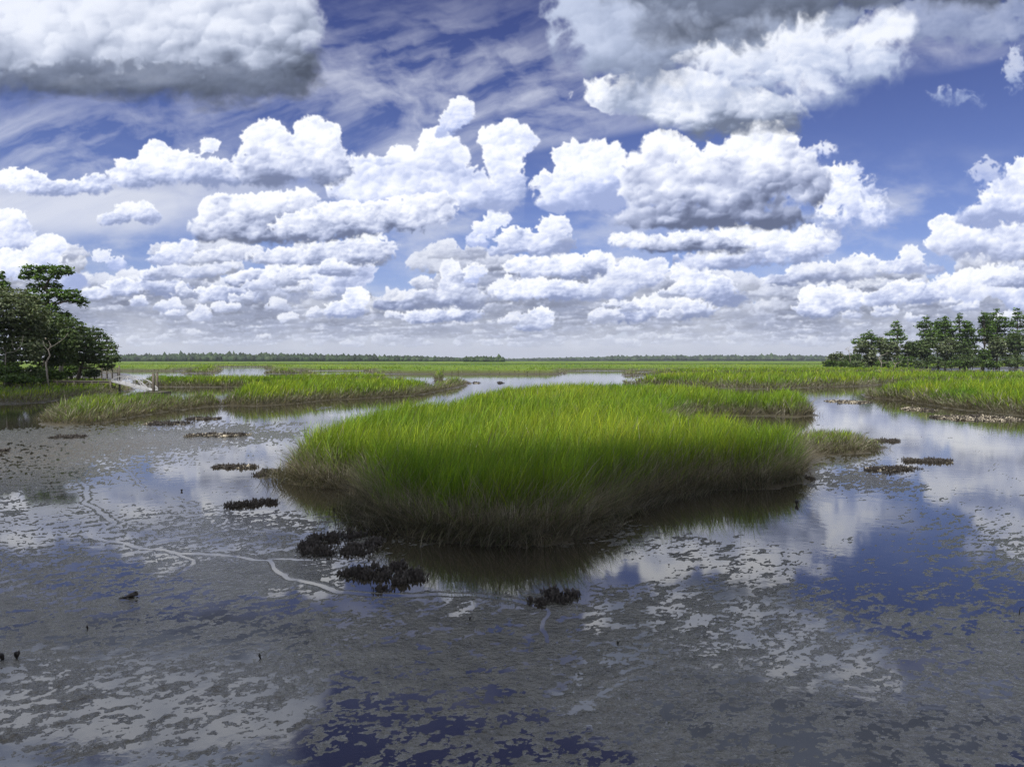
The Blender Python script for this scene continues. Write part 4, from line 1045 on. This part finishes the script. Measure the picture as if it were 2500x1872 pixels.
# ------------------------------------------------------------------ docks
def dock():
    # boardwalk from the trees to the gangway
    d=92.0
    a=at_d(140,929,d+6);b=at_d(284,931,d)
    e=empty('boardwalk',(a[0],a[1],0));tag(e,'dark timber boardwalk on posts running out from the left wood','boardwalk')
    A=Vector((0,0,a[2]));B=Vector(b)-Vector((a[0],a[1],0))
    n=34;x=(B-A).normalized();side=Vector((-x.y,x.x,0)).normalized();L_=(B-A).length
    mb=MB();mb.box((0,0,0),(1,1,1))
    me=bpy.data.meshes.new('plank');me.from_pydata([(v[0]*L_/n*.90,v[1]*1.35,v[2]*.05) for v in mb.v],[],mb.f);me.materials.append(M_WOOD)
    rz=math.atan2(x.y,x.x)
    for i in range(n):
        o=link_mesh('plank',me,None,e);p=A.lerp(B,(i+.5)/n);o.location=p;o.rotation_euler=(0,0,rz)
    for s in(-1,1):
        m=MB();m.bar(A+side*s*.55-Vector((0,0,.14)),B+side*s*.55-Vector((0,0,.14)),.08,.2);m.build('beam',M_WOOD,e)
    for k in range(4):
        t=.08+.90*k/3
        for s in(-1,1):
            p=A.lerp(B,t)+side*s*.58;m=MB();m.tube([(p.x,p.y,-.6),(p.x,p.y,p.z+(.1 if k==3 else -.03))],[.13,.12],8);m.build('post',M_WOOD,e,True)
    # gangway (aluminium truss)
    q=at_d(374,955,86);st=Vector(b);en=Vector((q[0],q[1],.42))
    g=empty('gangway',st);tag(g,'grey metal truss gangway sloping down to the floating dock','gangway')
    E_=en-st;dv=E_.normalized();sd=Vector((-dv.y,dv.x,0)).normalized();n=5
    m=MB();m.bar(Vector((0,0,0)),E_,1.05,.07);m.build('walkway',M_ALU,g)
    for s in(-1,1):
        o_=sd*s*.55
        m=MB();m.bar(o_,E_+o_,.12);m.build('bottom_rail',M_ALU,g)
        top=[]
        for i in range(n+1):
            t=i/n;hh=1.05*math.sin(math.pi*min(1,max(0.08,t*.92+.04)))**.45 if i not in(0,n) else .25
            top.append(E_*t+o_+Vector((0,0,hh)))
        m=MB()
        for i in range(n):m.bar(top[i],top[i+1],.08)
        m.build('handrail',M_ALU,g)
        for i in range(n+1):
            m=MB();m.bar(E_*(i/n)+o_,top[i],.055,up=(0,1,0));m.build('upright',M_ALU,g)
        for i in range(n):
            m=MB()
            if i%2:m.bar(E_*(i/n)+o_,top[i+1],.05,up=(0,1,0))
            else:m.bar(top[i],E_*((i+1)/n)+o_,.05,up=(0,1,0))
            m.build('brace',M_ALU,g)
    # float
    c=at_d(377,958,85.5);f=empty('floating_dock',(c[0],c[1],.0));tag(f,'low wooden floating dock resting on the mud under the gangway','floating dock')
    m=MB();m.box((0,0,.12),(2.5,3.0,.26));m.build('float',M_WOOD,f)
    me2=bpy.data.meshes.new('deck_board');m=MB();m.box((0,0,0),(.24,3.1,.05));me2.from_pydata(m.v,[],m.f);me2.materials.append(M_WOOD)
    for i in range(10):
        o=link_mesh('plank',me2,None,f);o.location=(-1.17+i*.26,0,.285)
    for (px,yt,yb,dd,lb) in((375,912,957,85,'left mooring piling beside the gangway foot'),(384,911,953,87.5,'right mooring piling behind the floating dock')):
        p=at_d(px,yb,dd);t=at_d(px,yt,dd);o=empty('piling',(p[0],p[1],0));tag(o,lb,'piling','pilings at the floating dock')
        m=MB();m.tube([(0,0,-.8),(0,0,t[2]*.5),(0,0,t[2])],[.17,.165,.155],10);m.build('shaft',M_WOOD,o,True)
        m=MB();m.tube([(0,0,t[2]+.004),(0,0,t[2]+.10)],[.165,.05],10);m.build('cap',M_WOOD,o,True)
    # far deck with railings
    dd=150;c=at_d(261,907,dd);zd=1.35;h=empty('fishing_deck',(c[0],c[1],0));tag(h,'small distant timber deck with railings behind the open oak','deck')
    Wd=3.4;m=MB();m.box((0,0,zd),(Wd,2.4,.12));m.build('deck_floor',M_WOOD,h)
    for x_ in(-1,-.33,.33,1):
        for y_ in(-1,1):
            m=MB();m.bar((x_*Wd*.48,y_*1.1,-.6),(x_*Wd*.48,y_*1.1,zd+1.05),.13,up=(0,1,0));m.build('post',M_WOOD,h)
    for zz in(.42,.75,1.04):
        for y_ in(-1.17,1.17):
            m=MB();m.bar((-Wd*.5,y_,zd+zz),(Wd*.5,y_,zd+zz),.06,.11);m.build('rail',M_WOOD,h)
    c=at_d(291,893,150);o=empty('piling',(c[0],c[1],0));tag(o,'lone piling right of the distant railed deck','piling')
    m=MB();m.tube([(0,0,-.6),(0,0,c[2])],[.17,.15],8);m.build('shaft',M_WOOD,o,True)
    m=MB();m.tube([(0,0,c[2]+.004),(0,0,c[2]+.1)],[.16,.05],8);m.build('cap',M_WOOD,o,True)
dock()
# ------------------------------------------------------------------ oysters
M_OYD=simple('dark_oyster_shell',(.050,.043,.036),.55,0,.7,25,.004)
M_OYP=simple('pale_oyster_shell',(.36,.32,.24),.65,0,.5,12,.004)
def shell_geo(r,L_,W_,tilt,az,org):
    """one elongated, cupped, pointed valve standing on its hinge"""
    pts=[];prof=[(0,.14,.10),(.25,.62,.5),(.6,1.0,.62),(.85,.78,.4),(1.0,.18,.08)]
    n=6
    d=Vector((math.cos(az)*math.sin(tilt),math.sin(az)*math.sin(tilt),math.cos(tilt)));s=Vector((-math.sin(az+r.uniform(-1,1)),math.cos(az),0)).normalized();u=d.cross(s)
    v=[];f=[]
    bend=r.uniform(-.18,.18)
    for i,(t,w,th) in enumerate(prof):
        for k in range(n):
            a=2*math.pi*k/n
            p=Vector(org)+d*(L_*t)+s*(math.cos(a)*w*W_*.5*r.uniform(.85,1.15)+bend*L_*t*t)+u*(math.sin(a)*th*W_*.26+.12*L_*t*t)
            v.append(p)
    for i in range(len(prof)-1):
        for k in range(n):
            a=i*n+k;b=i*n+(k+1)%n;f.append((a,b,b+n,a+n))
    f.append(tuple(range(n-1,-1,-1)));f.append(tuple((len(prof)-1)*n+k for k in range(n)))
    return v,f
def clump_mesh(seed,mat,flat=False):
    r=np.random.RandomState(seed);mb=MB();n=r.randint(16,24)
    for i in range(n):
        a=r.uniform(0,2*math.pi);q=.14*math.sqrt(r.rand());tilt=min(1.45,abs(r.normal(.12,.24))+q*2.2+(.7 if flat else 0))
        L_=r.uniform(.06,.125)*(1.1 if flat else 1)
        mb.add(*shell_geo(r,L_,r.uniform(.035,.055),tilt,a,(math.cos(a)*q,math.sin(a)*q,r.uniform(-.01,.05)*(0 if flat else 1)*(1-q*5))))
    me=bpy.data.meshes.new('oyster_clump');me.from_pydata(mb.v,[],mb.f);me.materials.append(mat);me.update();return me
CD=[clump_mesh(i,M_OYD) for i in range(7)];CP=[clump_mesh(20+i,M_OYP,True) for i in range(6)]
def oyster_bed(px,py,wpx,hpx,n,label,pale=0.0,scale=1.0,seed=0,rows=None,name='oyster_bed',group='oyster beds on the mudflat'):
    r=np.random.RandomState(seed+500);c=at(px,py);a=at(px-wpx/2,py);b=at(px+wpx/2,py);f_=at(px,py+hpx/2);g_=at(px,py-hpx/2)
    e=empty(name,(c[0],c[1],0));tag(e,label,'oysters',group)
    hx=(b[0]-a[0])/2;hy=abs(g_[1]-f_[1])/2
    for i in range(n):
        if rows:
            rr=rows[i%len(rows)];p=at(rr[0]+r.uniform(-.5,.5)*rr[2],rr[1]+r.uniform(-.5,.5)*rr[3]);x,y=p[0]-c[0],p[1]-c[1]
        else:
            t=r.uniform(-1,1);x=t*hx;y=r.uniform(-1,1)*hy*math.sqrt(max(.05,1-t*t*.8))
        z=max(-.02,min(.02,float(ground_z(c[0]+x,c[1]+y)[0])))
        ip=r.rand()<pale
        o=link_mesh('oyster_clump',(CP if ip else CD)[r.randint(6)],None,e);o.location=(x,y,z-.015);o.rotation_euler=(r.uniform(-.15,.15),r.uniform(-.15,.15),r.uniform(0,6.28))
        s=scale*r.uniform(.55,1.12);o.scale=(s,s,s*r.uniform(.85,1.15));o['kind']='stuff'
    return e
oyster_bed(830,1330,0,0,92,'largest dark oyster bed in three ragged rows left of the island front',seed=1,scale=1.05,rows=[(760,1340,60,16),(790,1318,60,10),(850,1310,70,12),(830,1345,110,16),(885,1332,60,14),(920,1322,36,16),(780,1350,60,12),(870,1348,80,12),(760,1328,30,14)])
oyster_bed(895,1402,0,0,38,'two part oyster bed with upright clumps just above the thin rill',seed=2,scale=1.05,rows=[(850,1402,26,10),(872,1400,20,8),(898,1404,20,16),(930,1400,36,18),(928,1410,30,10)])
oyster_bed(990,1400,0,0,36,'dark oyster bed right of the two part bed',seed=3,scale=1.05,rows=[(972,1388,20,16),(995,1398,50,14),(1000,1412,60,8),(975,1420,16,10),(1015,1408,26,10)])
oyster_bed(931,1438,16,6,4,'small single oyster clump sitting beside the rill',seed=4,scale=.8)
oyster_bed(1370,1465,0,0,26,'oyster bed in the dark reflection below the island front',seed=5,scale=1.0,rows=[(1340,1448,18,8),(1365,1455,40,14),(1368,1470,30,16),(1395,1455,14,10),(1310,1468,20,8),(1325,1470,10,8)])
oyster_bed(612,1232,112,12,34,'dark oyster bed in open water left of the island, lower of the pair',seed=6,rows=[(570,1236,20,8),(600,1232,40,10),(640,1226,50,8),(620,1234,40,8),(665,1228,12,5)])
oyster_bed(574,1140,104,8,44,'narrow brown oyster bed left of the island tip',seed=7,pale=.15)
oyster_bed(652,1156,42,20,26,'rounded oyster clump touching the left tip of the island',seed=8)
oyster_bed(410,1034,100,7,60,'long low oyster bed nearest the dry grass spit',seed=9,pale=.12,scale=1.2)
oyster_bed(498,1022,76,6,46,'small oyster bed right behind the low bed at the spit',seed=10,pale=.12,scale=1.2)
oyster_bed(532,1063,140,10,100,'long oyster bed speckled with pale shells on the left flat',seed=11,pale=.4,scale=1.15)
oyster_bed(168,1068,66,8,36,'brown oyster bed on the dark mud at left',seed=12,scale=1.1)
oyster_bed(5,1102,24,8,14,'oyster bed cut off by the left frame edge',seed=13,scale=1.1)
oyster_bed(2070,981,86,8,90,'pale oyster bed in the channel left of the right grass bank',seed=14,pale=.8,scale=1.5)
oyster_bed(2240,1000,56,7,60,'small pale oyster bed below the right grass bank',seed=15,pale=.7,scale=1.5)
oyster_bed(2380,1021,176,14,230,'widest pale oyster bed beside the right grass bank',seed=16,pale=.75,scale=1.4)
oyster_bed(2163,1076,52,7,30,'dark oyster patch at the end of the grass spit on the right',seed=17,pale=.25,scale=1.1)
oyster_bed(2262,1126,106,8,52,'dark oyster bed on the right flat, farther of two',seed=18,pale=.12,scale=1.05)
oyster_bed(2190,1146,142,12,70,'dark oyster bed on the right flat, nearer of two',seed=19,pale=.12,scale=1.05,rows=[(2130,1146,36,6),(2165,1148,30,6),(2185,1150,50,12),(2225,1144,60,8),(2180,1146,60,8)])
oyster_bed(1930,945,34,4,30,'tiny pale shell heap at the foot of the long right bank',seed=20,pale=.9,scale=2.2)
oyster_bed(1148,935,44,3.5,40,'low shell bar tailing off the end of the left grass bank',seed=21,pale=.4,scale=2.0)
oyster_bed(1220,935,16,3,14,'tiny shell heap alone in the bright middle creek',seed=22,pale=.1,scale=2.0)
oyster_bed(1965,1168,40,8,12,'few dark shells at the right foot of the island',seed=23,scale=.9)
M_WET=simple('wet_black_shell',(.016,.013,.011),.4,0,.5,20,.004)
def lump(px,py,size,label,seed,stretch=1.5,group='dark shells scattered on the near mud'):
    r=np.random.RandomState(seed);c=at(px,py);e=empty('loose_shell',(c[0],c[1],0));tag(e,label,'shell',group)
    for i in range(2):
        mb=MB();mb.add(*shell_geo(r,size*1.15,size*.8,r.uniform(.2,.5),r.uniform(0,6),(r.uniform(-.3,.3)*size*.5,0,-.01)));mb.build('valve',M_WET,e,True)
lump(8,1610,.105,'dark upright shell at the left frame edge, lower of the pair',1)
lump(41,1606,.10,'dark upright shell right beside the one at the left edge',2)
lump(215,1535,.065,'small dark shell lump left of the muddy pool',3)
lump(636,1606,.07,'single dark shell standing in smooth mud left of centre',4)
lump(1147,1512,.05,'tiny dark shell below the island reflection',5)
lump(1945,1232,.15,'dark shell pair standing in open water right of the island',6)
lump(444,1199,.07,'small dark shell on the left flat far above the rill',7)
lump(815,1246,.08,'dark shell in the water off the left grass lobe',8)
lump(1508,1570,.04,'tiny shell right of the short side rill',9)
c=at(322,1456);e=empty('driftwood',(c[0],c[1],.0));tag(e,'short dark piece of driftwood lying on the near left mud','driftwood')
mb=MB();mb.tube([(-.17,-.10,.0),(-.08,-.05,.015),(0,0,.035),(.09,.03,.04)],[.008,.014,.036,.030],8);mb.build('stub',M_OYD,e,True)
mb=MB();mb.tube([(0,0,.04),(.05,.02,.075),(.085,.0,.08)],[.02,.018,.012],6);mb.build('knot',M_OYD,e,True)
c=at(2492,1500);e=empty('bent_twig',(c[0],c[1],0));tag(e,'thin bent black twig sticking up at the right frame edge','twig')
mb=MB();mb.tube([(-.02,0,-.02),(-.02,0,.06),(.0,0,.11),(.05,0,.12),(.075,0,.085)],[.007]*5,6);mb.build('stem',M_OYD,e,True)
# ------------------------------------------------------------------ the cloud that shades the foreground, high above and behind the camera
def cloud_body(cx,cy,alt,rx,ry,rz,seed):
    import bmesh
    k=alt/SUNV.z;off=SUNV*k
    bm=bmesh.new();bmesh.ops.create_icosphere(bm,subdivisions=5,radius=1)
    co=np.array([v.co[:] for v in bm.verts]);
    n1=fbm(co[:,0]*1.6+co[:,2],co[:,1]*1.6-co[:,2]*.7,seed,4);n2=fbm(co[:,0]*5+co[:,2]*3,co[:,1]*5,seed+5,3)
    s=1+.30*n1+.12*n2
    co=co*s[:,None]*np.array((rx,ry,rz));co[:,2]=np.where(co[:,2]<0,co[:,2]*.35,co[:,2])
    for v,c_ in zip(bm.verts,co):v.co=c_
    me=bpy.data.meshes.new('cloud');bm.to_mesh(me);bm.free();me.polygons.foreach_set('use_smooth',[True]*len(me.polygons))
    o=link_mesh('cloud',me,M_CLOUD);o.location=(cx+off.x,cy+off.y,alt);o['kind']='structure';return o
M_CLOUD=simple('cloud_white',(.9,.9,.92),1.0,0,.03,.01)
_t=M_CLOUD.node_tree;_tr=_t.nodes.new('ShaderNodeBsdfTranslucent');_tr.inputs[0].default_value=(.95,.95,.96,1);_ms=_t.nodes.new('ShaderNodeMixShader');_ms.inputs[0].default_value=.38
_t.links.new(_t.nodes['Principled BSDF'].outputs[0],_ms.inputs[1]);_t.links.new(_tr.outputs[0],_ms.inputs[2]);_t.links.new(_ms.outputs[0],_t.nodes['Material Output'].inputs[0])
cloud_body(8,-122,520,190,141,60,5)
cloud_body(-100,52,560,64,48,30,9)
cloud_body(60,560,640,420,60,50,12)
# ------------------------------------------------------------------ air
if HAZE>0:
    mb=MB();mb.box((0,1560,18.9),(6400,3300,42.4))
    mh=bpy.data.materials.new('air');mh.use_nodes=True;t=mh.node_tree;t.nodes.clear();o_=t.nodes.new('ShaderNodeOutputMaterial');pv=t.nodes.new('ShaderNodeVolumePrincipled')
    pv.inputs['Color'].default_value=(.80,.88,1.0,1);pv.inputs['Density'].default_value=HAZE;pv.inputs['Anisotropy'].default_value=.2
    t.links.new(pv.outputs[0],o_.inputs['Volume'])
    o=mb.build('haze',mh);tag(o,kind='stuff')
